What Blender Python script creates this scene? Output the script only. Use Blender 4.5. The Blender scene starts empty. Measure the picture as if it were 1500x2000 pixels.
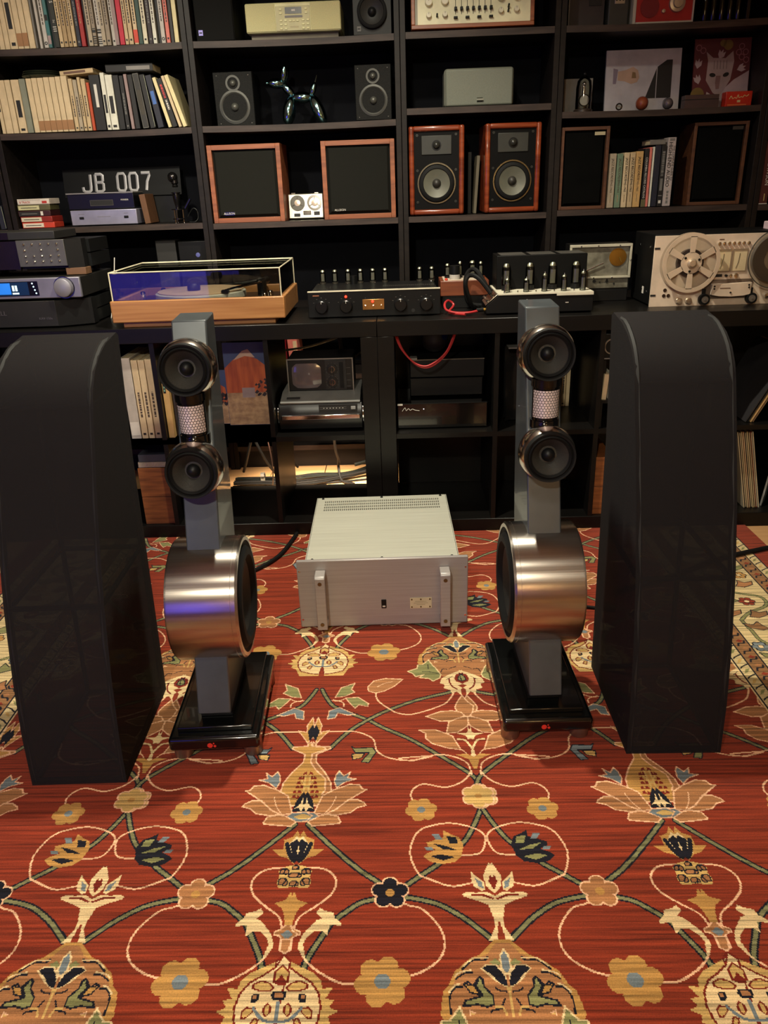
import bpy, bmesh, math, random
import numpy as np
from mathutils import Matrix, Vector
random.seed(7)
PI = math.pi
S = bpy.context.scene
COL = S.collection

# ---------------------------------------------------------------- camera
cam_d = bpy.data.cameras.new('camera'); cam = bpy.data.objects.new('camera', cam_d); COL.objects.link(cam)
cam_d.sensor_fit = 'VERTICAL'; cam_d.sensor_height = 24.0; cam_d.lens = 18.0; cam_d.clip_start = .05
_p, _y, _r = math.radians(22.9), math.radians(1.8), math.radians(2.0)
_f = Vector((-math.sin(_y)*math.cos(_p), math.cos(_y)*math.cos(_p), -math.sin(_p)))
_rt = Vector((math.cos(_y), math.sin(_y), 0)); _up = _rt.cross(_f)
_r2 = _rt*math.cos(_r) - _up*math.sin(_r); _u2 = _up*math.cos(_r) + _rt*math.sin(_r)
_m = Matrix((_r2, _u2, -_f)).transposed().to_4x4(); _m.translation = Vector((0, 0, 1.16))
cam.matrix_world = _m
S.camera = cam

# ---------------------------------------------------------------- world, lamps, exposure
W = bpy.data.worlds.new('world'); S.world = W; W.use_nodes = True
W.node_tree.nodes['Background'].inputs[0].default_value = (.9, .8, .65, 1)
W.node_tree.nodes['Background'].inputs[1].default_value = .004
S.view_settings.view_transform = 'Standard'; S.view_settings.look = 'None'
S.view_settings.gamma = 1; S.view_settings.use_curve_mapping = False
S.view_settings.exposure = 0.0

def spot(name, loc, target, watts, angle, col, size=.03, blend=.6):
    l = bpy.data.lights.new(name, 'SPOT'); o = bpy.data.objects.new(name, l); COL.objects.link(o)
    l.energy = watts; l.spot_size = math.radians(angle); l.spot_blend = blend; l.color = col; l.shadow_soft_size = size
    o.location = loc
    o.rotation_euler = (Vector(target)-Vector(loc)).to_track_quat('-Z', 'Y').to_euler()
    return o
WARM = (1.0, .93, .74)
spot('overhead_spot', (-.12, 2.10, 2.40), (-.05, 2.15, 0), 205, 140, WARM, .035, 1.)        # over the amplifier
spot('overhead_spot', (-1.0, 1.35, 2.40), (-1.10, 3.3, 1.12), 165, 58, WARM, .035, 1.)        # aimed at the books
spot('overhead_spot', (-.15, 1.25, 2.40), (-.15, 3.3, 1.20), 34, 52, WARM, .035, 1.)         # aimed at the middle shelves
spot('overhead_spot', (-.1, .25, 2.40), (-.12, .75, 0), 46, 130, WARM, .05, 1.)              # over the front of the rug
spot('overhead_spot', (-.5, -1.3, 2.40), (-.35, 2.4, .35), 210, 58, WARM, .06, .9)              # unseen fill added behind the viewer for surfaces that face it
l = bpy.data.lights.new('floor_gap_fill', 'AREA'); l.shape = 'RECTANGLE'; l.size = .56; l.size_y = .012; l.energy = 6.5; l.color = (1, .80, .56)
o = bpy.data.objects.new('floor_gap_fill', l); COL.objects.link(o); o.location = (-.36, 2.957, .352); o.rotation_euler = (math.radians(20), 0, 0); l.spread = math.radians(66)   # added fill, no real lamp; brightens the floor gap behind the low shelf

# ---------------------------------------------------------------- helpers
def lin(c):
    return tuple(((v/255)/12.92 if v <= 10 else ((v/255+.055)/1.055)**2.4) for v in c)
_M = {}
def mat(name, col, rough=.5, metal=0., kind=None, col2=None, scale=None, spec=.5, bump=0., var=.12, emit=0., coat=0., aniso=0.):
    """procedural material; kind: None (faint mottling), wood, brushed, fabric, emit, clear, sheer"""
    if name in _M: return _M[name]
    m = bpy.data.materials.new(name); m.use_nodes = True; _M[name] = m
    nt = m.node_tree; N = nt.nodes; L = nt.links; b = N['Principled BSDF']; out = N['Material Output']
    c = lin(col)+(1,)
    if kind == 'clear':
        t = N.new('ShaderNodeBsdfTransparent'); t.inputs[0].default_value = c
        g = N.new('ShaderNodeBsdfGlossy'); g.inputs['Roughness'].default_value = rough
        fr = N.new('ShaderNodeLayerWeight'); fr.inputs[0].default_value = .35
        mx = N.new('ShaderNodeMixShader'); L.new(fr.outputs['Fresnel'], mx.inputs[0])
        L.new(t.outputs[0], mx.inputs[1]); L.new(g.outputs[0], mx.inputs[2]); L.new(mx.outputs[0], out.inputs[0])
        return m
    tc = N.new('ShaderNodeTexCoord'); mp = N.new('ShaderNodeMapping'); L.new(tc.outputs['Object'], mp.inputs[0])
    nz = N.new('ShaderNodeTexNoise'); L.new(mp.outputs[0], nz.inputs['Vector'])
    nz.inputs['Detail'].default_value = 4
    sc = scale or {'wood': (3, 60, 60), 'brushed': (4, 220, 220), 'fabric': (900, 900, 900), 'sheer': (1200,)*3}.get(kind, (14, 14, 14))
    mp.inputs['Scale'].default_value = sc; nz.inputs['Scale'].default_value = 1
    rp = N.new('ShaderNodeValToRGB'); L.new(nz.outputs['Fac'], rp.inputs[0])
    c2 = lin(col2)+(1,) if col2 else tuple(v*(1-var) for v in c[:3])+(1,)
    rp.color_ramp.elements[0].color = c2; rp.color_ramp.elements[1].color = c if col2 else tuple(v*(1+var) for v in c[:3])+(1,)
    rp.color_ramp.elements[0].position = .35; rp.color_ramp.elements[1].position = .65
    L.new(rp.outputs[0], b.inputs['Base Color'])
    b.inputs['Roughness'].default_value = rough; b.inputs['Metallic'].default_value = metal
    b.inputs['Specular IOR Level'].default_value = spec; b.inputs['Coat Weight'].default_value = coat
    if aniso: b.inputs['Anisotropic'].default_value = aniso
    if kind == 'brushed':
        mr = N.new('ShaderNodeMapRange'); L.new(nz.outputs['Fac'], mr.inputs[0])
        mr.inputs[3].default_value = rough*.8; mr.inputs[4].default_value = rough*1.25; L.new(mr.outputs[0], b.inputs['Roughness'])
    if bump:
        bp = N.new('ShaderNodeBump'); bp.inputs['Strength'].default_value = bump; bp.inputs['Distance'].default_value = .001
        L.new(nz.outputs['Fac'], bp.inputs['Height']); L.new(bp.outputs[0], b.inputs['Normal'])
    if emit:
        b.inputs['Emission Color'].default_value = c; b.inputs['Emission Strength'].default_value = emit
    if kind == 'sheer':
        t = N.new('ShaderNodeBsdfTransparent'); mx = N.new('ShaderNodeMixShader'); mx.inputs[0].default_value = .90
        L.new(t.outputs[0], mx.inputs[1]); L.new(b.outputs[0], mx.inputs[2]); L.new(mx.outputs[0], out.inputs[0])
    return m

class MB:
    def __init__(s): s.v = []; s.f = []
    def add(s, v, f):
        o = len(s.v); s.v += [tuple(p) for p in v]; s.f += [tuple(i+o for i in q) for q in f]; return s
    def box(s, x0, y0, z0, x1, y1, z1):
        return s.add([(x0,y0,z0),(x1,y0,z0),(x1,y1,z0),(x0,y1,z0),(x0,y0,z1),(x1,y0,z1),(x1,y1,z1),(x0,y1,z1)],
                     [(0,3,2,1),(4,5,6,7),(0,1,5,4),(1,2,6,5),(2,3,7,6),(3,0,4,7)])
    def lathe(s, prof, o=(0,0,0), d=(0,0,1), n=32, a0=0., a1=2*PI, cap=True):
        d = Vector(d).normalized(); u = d.orthogonal().normalized(); w = d.cross(u); o = Vector(o)
        full = abs(a1-a0-2*PI) < 1e-6; k = n if full else n+1
        vs = []; fs = []
        for r, h in prof:
            for i in range(k):
                a = a0+(a1-a0)*i/n; vs.append(o+d*h+(u*math.cos(a)+w*math.sin(a))*r)
        for j in range(len(prof)-1):
            for i in range(n):
                i2 = (i+1) % k; fs.append((j*k+i, j*k+i2, (j+1)*k+i2, (j+1)*k+i))
        if full and cap:
            if prof[0][0] > 1e-5: fs.append(tuple(range(k))[::-1])
            if prof[-1][0] > 1e-5: fs.append(tuple((len(prof)-1)*k+i for i in range(k)))
        return s.add(vs, fs)
    def cyl(s, a, b, r, r2=None, n=20):
        a = Vector(a); b = Vector(b); return s.lathe([(r, 0), (r if r2 is None else r2, (b-a).length)], a, b-a, n)
    def ring(s, o, d, r0, r1, h, n=32):
        return s.lathe([(r0, 0), (r1, 0), (r1, h), (r0, h), (r0, 0)], o, d, n, cap=False)
    def sph(s, o, r, d=(0,0,1), n=20, m=10, h0=-1., h1=1., cap=True):
        t0 = math.asin(max(-1, h0)); t1 = math.asin(min(1, h1))
        return s.lathe([(max(r*math.cos(t0+(t1-t0)*i/m), 1e-6), r*math.sin(t0+(t1-t0)*i/m)) for i in range(m+1)], o, d, n, cap=cap)
    def tube(s, pts, r, n=8, sm=4):
        P = [Vector(p) for p in pts]
        if sm and len(P) > 2:
            Q = []
            for i in range(len(P)-1):
                p0 = P[max(i-1, 0)]; p1 = P[i]; p2 = P[i+1]; p3 = P[min(i+2, len(P)-1)]
                for k in range(sm):
                    t = k/sm; Q.append(.5*((2*p1)+(p2-p0)*t+(2*p0-5*p1+4*p2-p3)*t*t+(3*p1-p0-3*p2+p3)*t**3))
            P = Q+[P[-1]]
        vs = []; fs = []; u = None
        for i, p in enumerate(P):
            d = (P[min(i+1, len(P)-1)]-P[max(i-1, 0)]).normalized()
            u = d.orthogonal().normalized() if u is None else (u-d*u.dot(d)).normalized()
            w = d.cross(u); rr = r[i*len(r)//len(P)] if isinstance(r, (list, tuple)) else r
            vs += [p+(u*math.cos(2*PI*k/n)+w*math.sin(2*PI*k/n))*rr for k in range(n)]
        for i in range(len(P)-1):
            for k in range(n): fs.append((i*n+k, i*n+(k+1) % n, (i+1)*n+(k+1) % n, (i+1)*n+k))
        fs += [tuple(range(n))[::-1], tuple((len(P)-1)*n+k for k in range(n))]
        return s.add(vs, fs)
    def prism(s, poly, ax, a, b):
        def q(p, t): return (t, p[0], p[1]) if ax == 'x' else (p[0], t, p[1]) if ax == 'y' else (p[0], p[1], t)
        n = len(poly); fs = [(i, (i+1) % n, n+(i+1) % n, n+i) for i in range(n)]+[tuple(range(n))[::-1], tuple(range(n, 2*n))]
        return s.add([q(p, a) for p in poly]+[q(p, b) for p in poly], fs)
    def tf(s, M, start=0):
        s.v = s.v[:start]+[tuple(M @ Vector(p)) for p in s.v[start:]]; return s
    def build(s, name, m, parent=None, bev=0., ang=35, seg=2, loc=None):
        me = bpy.data.meshes.new(name); me.from_pydata(s.v, [], s.f)
        bm = bmesh.new(); bm.from_mesh(me); bmesh.ops.recalc_face_normals(bm, faces=bm.faces[:]); bm.to_mesh(me); bm.free()
        me.polygons.foreach_set('use_smooth', [True]*len(me.polygons)); me.set_sharp_from_angle(angle=math.radians(ang))
        me.materials.append(m)
        o = bpy.data.objects.new(name, me); COL.objects.link(o)
        if bev:
            md = o.modifiers.new('bevel', 'BEVEL'); md.width = bev; md.segments = seg; md.limit_method = 'ANGLE'; md.angle_limit = math.radians(40)
        if parent: o.parent = parent
        if loc: o.location = loc
        return o
def bx(*a): return MB().box(*a)
def tag(o, label, cat, group=None, kind=None):
    o['label'] = label
    if cat: o['category'] = cat
    if group: o['group'] = group
    if kind: o['kind'] = kind
    return o
def thing(name, label, cat, loc=(0,0,0), rz=0., group=None, rot=None):
    o = bpy.data.objects.new(name, None); COL.objects.link(o); o.location = loc; o.empty_display_size = .02
    o.rotation_euler = rot if rot else (0, 0, rz); return tag(o, label, cat, group)
def struct(o): o['kind'] = 'structure'; return o
def text(parent, name, s, size, loc, m, ang=0., rot='front', ext=.0004, align='CENTER', xs=1.):
    """flat printed lettering as a mesh part; faces -Y ('front') or +Z ('top'); ang turns it in its plane"""
    c = bpy.data.curves.new(name, 'FONT'); c.body = s; c.size = size; c.extrude = ext; c.align_x = align; c.align_y = 'CENTER'; c.resolution_u = 2
    t = bpy.data.objects.new(name, c); COL.objects.link(t)
    me = bpy.data.meshes.new_from_object(t.evaluated_get(bpy.context.evaluated_depsgraph_get()))
    bpy.data.objects.remove(t); bpy.data.curves.remove(c)
    M = Matrix.Translation(loc) @ (Matrix.Rotation(PI/2, 4, 'X') if rot == 'front' else Matrix.Identity(4)) @ Matrix.Rotation(ang, 4, 'Z') @ Matrix.Diagonal((xs, 1, 1, 1))
    me.transform(M); me.materials.clear(); me.materials.append(m); me.name = name
    o = bpy.data.objects.new(name, me); COL.objects.link(o); o.parent = parent; return o
def copy_thing(root, loc, rz=None, label=None, group=None):
    def cp(o, par):
        c = o.copy(); COL.objects.link(c); c.parent = par
        for ch in o.children: cp(ch, c)
        return c
    r = cp(root, None); r.location = loc
    if rz is not None: r.rotation_euler = (0, 0, rz)
    if label: r['label'] = label
    if group: r['group'] = group
    return r

# ---------------------------------------------------------------- common materials
BLK = mat('black_plastic', (15, 15, 16), .45, spec=.25)
GLOSS = mat('gloss_black', (9, 9, 10), .12, coat=.4)
SATIN = mat('black_metal', (18, 19, 19), .4, .2, spec=.3)
DRUM = mat('brushed_drum_steel', (214, 206, 197), .30, 1., 'brushed', (200, 192, 183), scale=(3, 500, 500))
for _m in (DRUM,):
    _b = _m.node_tree.nodes['Principled BSDF']; _t = _m.node_tree.nodes.new('ShaderNodeTangent'); _t.direction_type = 'RADIAL'; _t.axis = 'X'
    _m.node_tree.links.new(_t.outputs[0], _b.inputs['Tangent']); _b.inputs['Anisotropic'].default_value = .92; _b.inputs['Anisotropic Rotation'].default_value = .25
CHROME = mat('chrome', (225, 225, 222), .08, 1.)
STEEL = mat('brushed_steel', (214, 206, 197), .17, 1., 'brushed', (202, 194, 185), scale=(3, 400, 400))
ALU = mat('brushed_aluminium', (224, 224, 208), .40, .45, 'brushed', (213, 212, 196))
WHITE = mat('white_print', (205, 200, 190), .6)
INK = mat('black_print', (18, 16, 16), .6)
RUBBER = mat('rubber', (15, 15, 15), .65, spec=.2)
MESH = mat('speaker_mesh', (22, 22, 21), .8, kind='fabric', bump=.5, spec=.1)
GREY = mat('grey_print', (110, 108, 104), .6)

# ---------------------------------------------------------------- room shell
m_floor = mat('pale_wood_floor', (214, 170, 122), .45, kind='wood', col2=(190, 146, 100), scale=(2, 26, 26))
m_wall = mat('warm_plaster', (196, 186, 168), .85)
m_ceil = mat('ceiling_plaster', (224, 217, 203), .85)
fl = struct(MB().build('floor', m_floor))
fl['label'] = 'pale wooden plank floor'
k = 0; planks = {}
for i in range(24):
    x0 = -3.0+i*.24
    b = bx(x0, -2.6, -.04, x0+.238, 3.7, -.008).build('plank', m_floor, fl, bev=.0015, seg=1)
struct(bx(-3.1, 3.60, -.04, 2.9, 3.7, 2.5).build('wall_back', mat('dark_blue_wall', (20, 23, 32), .8)))
struct(bx(-3.1, -2.7, -.04, 2.9, -2.6, 2.5).build('wall_front', m_wall))
struct(bx(-3.1, -2.6, -.04, -3.0, 3.6, 2.5).build('wall_left', m_wall))
struct(bx(2.76, -2.6, -.04, 2.86, 3.6, 2.5).build('wall_right', m_wall))
struct(bx(-3.1, -2.7, 2.46, 2.9, 3.7, 2.56).build('ceiling', m_ceil))

# ---------------------------------------------------------------- bookcases along the back wall
m_case = mat('black_brown_wood', (31, 26, 24), .45, kind='wood', col2=(23, 19, 18), scale=(4, 50, 50), spec=.2)
m_back = mat('bookcase_back', (11, 12, 17), .8, spec=.1)
m_band = mat('brown_edge_band', (66, 54, 49), .5, kind='wood', col2=(48, 39, 36), scale=(8, 60, 60), spec=.3)  # front edge strips, a lighter brown than the shelf boards
FY, BY = 3.30, 3.59
def bookcase(label, x0, x1, rows, t=.021):
    r = thing('bookcase', label, 'bookcase', ((x0+x1)/2, FY, 0))
    w = (x1-x0)/2; D = BY-FY
    for s in (-1, 1):
        a, b = sorted((s*w, s*(w-t))); bx(a+.0004, 0, -.008, b-.0004, D, 2.02).build('side_panel', m_case, r, bev=.001, seg=1)
    bx(-w+t, D-.008, -.008, w-t, D, 2.02).build('back_panel', m_back, r)
    bx(-w+t, .03, -.008, w-t, .046, .079).build('plinth', m_case, r)
    for z in rows+[.10, 2.02]:
        n = 12; v = []
        sag = .004 if (x1-x0) > .7 and 1.3 < z < 1.8 else .0
        # the long shelves sag a little in the middle
        P = [(-w+t+(2*w-2*t)*i/n, z-sag*(1-(2*i/n-1)**2)) for i in range(n+1)]
        MB().prism(P+[(x, zz-.022) for x, zz in P[::-1]], 'y', .0025, D-.008).build('shelf', m_case, r)
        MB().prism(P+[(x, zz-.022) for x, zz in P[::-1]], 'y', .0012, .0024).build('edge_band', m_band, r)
    return r
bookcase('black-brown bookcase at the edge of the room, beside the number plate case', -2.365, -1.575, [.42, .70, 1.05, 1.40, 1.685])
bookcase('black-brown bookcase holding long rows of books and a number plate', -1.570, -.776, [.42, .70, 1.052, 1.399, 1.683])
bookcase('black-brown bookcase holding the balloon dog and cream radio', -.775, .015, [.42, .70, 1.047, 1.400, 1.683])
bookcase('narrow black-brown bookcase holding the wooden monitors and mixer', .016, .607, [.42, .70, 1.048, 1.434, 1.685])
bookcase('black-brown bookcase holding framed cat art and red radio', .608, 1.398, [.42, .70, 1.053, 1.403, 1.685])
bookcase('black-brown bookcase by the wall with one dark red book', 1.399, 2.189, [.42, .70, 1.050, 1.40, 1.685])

# ---------------------------------------------------------------- low open cube shelving in front
m_cube = mat('black_cube_shelf', (17, 15, 14), .36, kind='wood', col2=(13, 12, 11), scale=(4, 50, 50), spec=.25)
CF, CB, CT = 2.555, 2.945, .757
def cubes(label, x0, x1, divs):
    r = thing('cube_shelf', label, 'shelf unit', (0, 0, 0))
    bx(x0, CF, CT-.05, x1, CB, CT).build('top_board', m_cube, r, bev=.0015, seg=1)
    bx(x0, CF, -.008, x1, CB, .045).build('bottom_board', m_cube, r, bev=.0015, seg=1)
    for a in (x0, x1-.055): bx(a, CF, .045, a+.055, CB, CT-.05).build('side_panel', m_cube, r, bev=.001, seg=1)
    for d in divs: bx(d-.008, CF+.003, .045, d+.008, CB, CT-.05).build('divider', m_cube, r)
    e = [x0+.055]+[q for d in divs for q in (d-.008, d+.008)]+[x1-.055]
    for a, b in zip(e[::2], e[1::2]): bx(a, CF+.003, .354, b, CB, .371).build('shelf', m_cube, r)
    return r
cubes_left = cubes('low black cube shelf under the beech turntable', -1.599, -.0838, [-.456, -.838, -1.20])
cubes_right = cubes('low black cube shelf under the reel tape deck and tube amplifier', -.0828, 1.43, [.313, .660, 1.015])
for a, b, z0, z1 in ((-.027, .304, .046, .353), (-.027, .304, .372, .706), (.322, .598, .046, .353), (.322, .651, .372, .706), (.669, 1.006, .046, .353), (.669, 1.006, .372, .706), (1.024, 1.374, .046, .353), (1.024, 1.374, .372, .706)):
    bx(a, CB-.006, z0, b, CB-.001, z1).build('back_panel', m_cube, cubes_right)

# ---------------------------------------------------------------- rug: knotted pattern, one coloured quad per run of knots
RUG=[
('S','gg',[-17,906,-41,929,-65,950,-103,974,-151,987,-166,986,-185,991,-212,985,-239,977,-262,960,-279,946],'nn',7),
('S','gg',[-285,944,-300,914,-318,880,-328,853],'nn',7),
('S','gg',[-197,1011,-209,1022,-241,1047,-278,1083,-309,1116,-348,1160],'nn',7),
('S','gg',[-172,1002,-157,1013,-125,1038,-95,1061,-68,1089,-43,1113,-23,1147,-4,1191,2,1211,3,1232],'nn',7),
('S','gg',[3,1243,2,1268,-15,1299,-73,1354,-139,1412,-198,1452,-234,1481,-272,1504,-319,1535,-340,1570,-354,1605],'nn',7),
('S','gg',[-319,1384,-281,1439,-238,1481,-186,1519,-114,1557,-33,1586,-26,1591],'nn',7),
('S','pp',[-171,980,-152,971,-131,964,-106,935,-95,903,-104,872,-133,849,-169,837,-196,832],'',3.8),
('S','pp',[-207,831,-237,829,-264,829,-295,844,-322,865,-335,886],'',3.8),
('S','pp',[-357,924,-351,929,-342,951,-317,971,-291,996,-284,1025,-301,1048,-333,1055,-359,1052],'',3.8),
('S','pp',[-31,1017,-41,1017,-76,1011,-119,1029,-133,1038,-146,1073,-145,1106,-129,1140,-98,1155,-62,1159,-26,1148,-4,1131,-5,1104,-18,1084,-51,1079],'',3.8),
('S','pp',[-17,1291,-36,1271,-70,1258,-114,1268,-137,1252,-141,1231,-133,1209],'',3.8),
('S','pp',[-17,1291,-10,1305,-11,1293,-11,1309,-17,1331,-37,1348,-62,1357,-82,1358,-109,1350,-135,1340,-164,1348,-92,1354,-141,1341,-186,1350,-213,1373,-223,1414,-257,1438,-289,1442,-337,1440,-356,1434],'',3.8),
('S','pp',[-26,1585,-29,1573,-48,1542,-79,1522,-110,1508,-137,1500,-161,1505,-177,1515,-211,1553,-219,1587,-217,1601],'',3.8),
('F','nb',[-186,998],'po',(5,19,12.5,8,0.3)),
('F','oo',[-199,832],' u',(6,27,17,13,0.2)),
('F','oo',[-122,1196],' u',(6,19,13,8,0.2)),
('F','yy',[3,1232],'po',(6,20,12,7,0.5)),
('P','on',[-51,1079,-45,1105,-53,1124,-67,1131,-81,1141,-81,1124,-115,1111,-113,1102,-99,1094,-117,1084,-123,1078,-112,1066,-87,1060,-63,1065],'',0),
('P','ns',[-76,1126,-58,1124,-55,1109,-71,1109],'',0),
('P','ns',[-104,1109,-81,1103,-58,1092,-84,1094],'',0),
('P','ns',[-110,1078,-91,1083,-64,1076,-86,1068],'',0),
('P','uu',[-105,1132,-91,1132,-84,1118,-97,1119],'',0),
('P','uu',[-120,1100,-107,1101,-102,1093,-116,1091],'',0),
('P','cc',[3,1063,15,1036,16,1023,4,1000,-2,996,-13,1010,-14,1027,-8,1044],'',0),
('P','dd',[4,1037,8,1020,0,1002,-4,1020],'',0),
('P','cc',[-37,1042,-30,1032,-17,1020,-16,1003,-22,1000,-35,1010,-39,1027],'',0),
('P','uu',[-32,1028,-21,1020,-18,1005,-27,1010],'',0),
('P','cc',[-58,993,-50,999,-28,996,-14,999,-1,989,16,998,29,997,56,995,56,989,35,981,14,971,7,938,8,926,15,903,7,903,1,942,-8,923,-14,903,-21,903,-9,926,-6,968,-20,975,-40,984],'',0),
('P','dd',[-42,993,-20,994,-1,985,-4,982,-24,990,-42,991],'',0),
('P','oo',[-13,904,-40,877,-58,869,-84,847,-93,827,-104,814,-108,792,-110,777,-103,764,-95,750,-4,750,13,903],'',0),
('P','bb',[-11,899,-27,878,-52,866,-72,850,-83,834,-91,818,-94,798,-93,777,-89,750,-4,750,10,899],'',0),
('S','nn',[-27,873,-34,867,-45,868,-55,865,-71,851],'',3.2),
('S','nn',[-56,846,-67,845,-83,835],'',3.2),
('S','nn',[-74,822,-85,821,-92,811,-95,798,-94,780],'',3.2),
('S','cc',[-28,871,-50,871,-59,865,-68,857],'',3),
('S','cc',[-58,850,-75,846,-83,840],'',3),
('S','cc',[-77,827,-86,823,-94,814],'',3),
('P','ss',[-28,862,-15,871,-8,862,-3,847,-10,857,-22,861],'',0),
('P','cc',[-41,853,-32,860,-16,861,-5,847,-1,840,-3,820,-20,831,-28,840],'',0),
('P','nn',[-38,853,-30,859,-18,859,-7,845,-2,832,-3,823,-14,828,-23,840],'',0),
('P','uu',[-1,886,7,876,8,853,0,842,-6,850,-8,869],'cc',2),
('P','ss',[-45,839,-40,834,-39,822,-27,808,-27,794,-37,790,-52,794,-75,791,-70,800,-47,806,-43,809,-52,824],'nn',2.6),
('P','oo',[-70,827,-55,824,-47,809,-62,813],'nn',2),
('S','nn',[-71,826,-64,830,-56,825,-49,834],'',3),
('S','yy',[-1,820,0,803,0,783,-3,750],'',4.5),
('S','yy',[-25,790,-15,789,-8,774,-2,760],'',4),
('S','nn',[-21,820,-15,816,-5,814],'',2.6),
('S','nn',[-37,768,-32,783,-16,787],'',2.6),
('S','nn',[-14,793,-9,803],'',3),
('P','yy',[-65,784,-58,781,-47,774,-43,764,-56,760,-65,769],'pp',2),
('P','bb',[-91,1707,-48,1720,8,1711,5,1676,-37,1647,-56,1658,-72,1692],'',0),
('P','ss',[-137,1678,-112,1690,-109,1707,-97,1707,-80,1728,-71,1703,-64,1692,-52,1661,-55,1647,-73,1633,-84,1645,-108,1649,-95,1662,-117,1653,-123,1666],'cc',2.6),
('S','nn',[-99,1676,-79,1674,-56,1664],'',2),
('S','nn',[-82,1707,-83,1686],'',2),
('S','nn',[-51,1671,-46,1685,-34,1684],'',2.6),
('S','nn',[-30,1684,-22,1691,-10,1696],'',2.6),
('P','cc',[5,1680,-16,1670,-36,1657,-51,1644,-57,1624,-45,1618,-48,1602,-33,1595,-29,1579,-17,1588,-7,1572,-6,1597,-1,1603,-11,1613,2,1620,-15,1630,-19,1643,-10,1660,4,1668],'',0),
('P','dd',[5,1668,-14,1660,-18,1643,-9,1630,2,1620,6,1663],'',0),
('P','ss',[4,1663,-7,1653,-10,1636,1,1631],'nn',2),
('S','dd',[-31,1644,-31,1624,-25,1607,-15,1597],'',4),
('S','nn',[-23,1653,-31,1645,-40,1639],'',2),
('P','bb',[6,1572,19,1547,27,1526,22,1505,12,1491,1,1474,-7,1491,-14,1506,-18,1530,-5,1547],'pp',2.6),
('P','bb',[-98,1492,-62,1510,-34,1512,-14,1506,-6,1493,-35,1475,-64,1473],'pp',2.6),
('P','bb',[-1,1491,1,1471,-3,1455,-28,1433,-54,1430,-49,1453,-46,1470,-25,1483],'pp',2.6),
('P','bb',[-117,1443,-79,1443,-56,1430,-41,1420,-26,1374,-53,1379,-88,1395,-103,1414,-101,1430],'pp',2.6),
('S','pp',[-26,1376,-20,1369,-15,1361],'',2.6),
('P','cc',[4,1454,5,1435,11,1422,7,1409,3,1409,-13,1422,-35,1431,-12,1430,-2,1433],'',0),
('S','cc',[-30,1409,-15,1406,-6,1391,1,1370,3,1350],'',5),
('P','oo',[-39,1358,-14,1360,-1,1350,4,1340,3,1311,-5,1318,-12,1343],'',0),
('P','bb',[-239,1613,-224,1638,-194,1648,-150,1643,-172,1614,-198,1594,-219,1587,-237,1595],'pp',2.4),
('S','pp',[-215,1612,-198,1626,-176,1633],'',2),
('P','ss',[-319,1572,-306,1611,-272,1630,-280,1603,-271,1592,-296,1575],'pp',2.2),
('P','ss',[-293,1568,-262,1571,-236,1546,-237,1534,-260,1540,-268,1527,-282,1548],'pp',2.2),
('S','pp',[-326,1559,-307,1558,-291,1568],'',2.6),
('S','pp',[-324,1562,-299,1551,-296,1535],'',2.6),
('P','uu',[-333,1487,-330,1519,-306,1531,-267,1504,-284,1501,-309,1510,-314,1492],'pp',2),
('P','oo',[-355,1495,-344,1465,-345,1440,-325,1446,-336,1428,-351,1402,-356,1417,-380,1435,-377,1442,-365,1442,-359,1471],'pp',1.6),
('P','nn',[-357,1468,-347,1443,-349,1434,-354,1408,-366,1435,-362,1453],'',0),
('P','su',[-271,1389,-263,1383,-223,1385,-215,1370,-231,1335,-248,1338,-239,1354,-230,1368,-262,1368],'nn',2),
('P','yy',[-269,1364,-241,1366,-247,1351,-267,1346],'nn',1.6),
('P','yy',[-349,867,-331,857,-310,847,-296,832,-294,820,-276,823,-288,804,-274,802,-281,790,-266,784,-282,776,-278,765,-292,757,-304,726,-354,727,-373,867],'',0),
('P','cc',[-361,879,-350,857,-330,842,-312,831,-299,813,-294,790,-297,768,-306,747,-333,736,-355,733,-373,867],'dd',2.6),
('P','yy',[-361,860,-350,849,-350,831,-358,827,-368,831,-371,833,-373,847],'dd',2),
('P','dd',[-361,844,-352,832,-355,827,-368,828],'',0),
('P','yy',[-351,822,-341,831,-330,833,-318,828,-318,821,-330,817,-345,817],'dd',2),
('P','nn',[-373,811,-371,816,-352,815,-349,809,-352,803,-369,803],'',0),
('P','bb',[-368,809,-366,814,-355,813,-354,807,-357,805,-366,806],'',0),
('P','nn',[-330,804,-329,813,-320,812,-317,806,-318,799,-327,799],'',0),
('P','bb',[-327,804,-326,810,-320,809,-320,803],'',0),
('P','yy',[-350,782,-350,792,-345,797,-340,789,-340,782,-344,776],'dd',2),
('P','yy',[-326,789,-312,790,-307,783,-308,773,-314,774,-322,782],'dd',2),
('S','uu',[-362,798,-361,771],'',5),
('S','uu',[-324,789,-331,780,-343,770,-360,768],'',4.5),
('P','yy',[-334,771,-327,773,-321,761,-329,757],'dd',2),
('P','bb',[-369,909,-352,909,-352,887,-362,881,-368,888],'pp',2),
('P','bb',[-362,939,-350,927,-339,921,-339,916,-348,914,-352,907,-368,907,-379,916,-370,923],'pp',1.8),
('P','uu',[-360,925,-351,917,-358,908,-368,917],'',0),
('P','oo',[-358,1002,-350,984,-331,978,-345,968,-350,958,-355,934,-364,934,-366,958,-378,975,-387,979,-366,982],'',0),
('P','cc',[-340,900,-334,917,-313,943,-304,947,-315,958,-309,968,-300,962,-285,958,-281,947,-270,937,-271,932,-290,935,-291,926,-291,913,-300,921,-315,922,-327,910,-332,898,-326,874,-319,863,-328,872,-339,889],'',0),
('P','yy',[-387,1049,-375,1058,-360,1062,-343,1058,-330,1048,-333,1035,-329,1022,-334,1010,-357,1012,-382,1010,-389,1020,-383,1034],'',0),
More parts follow.
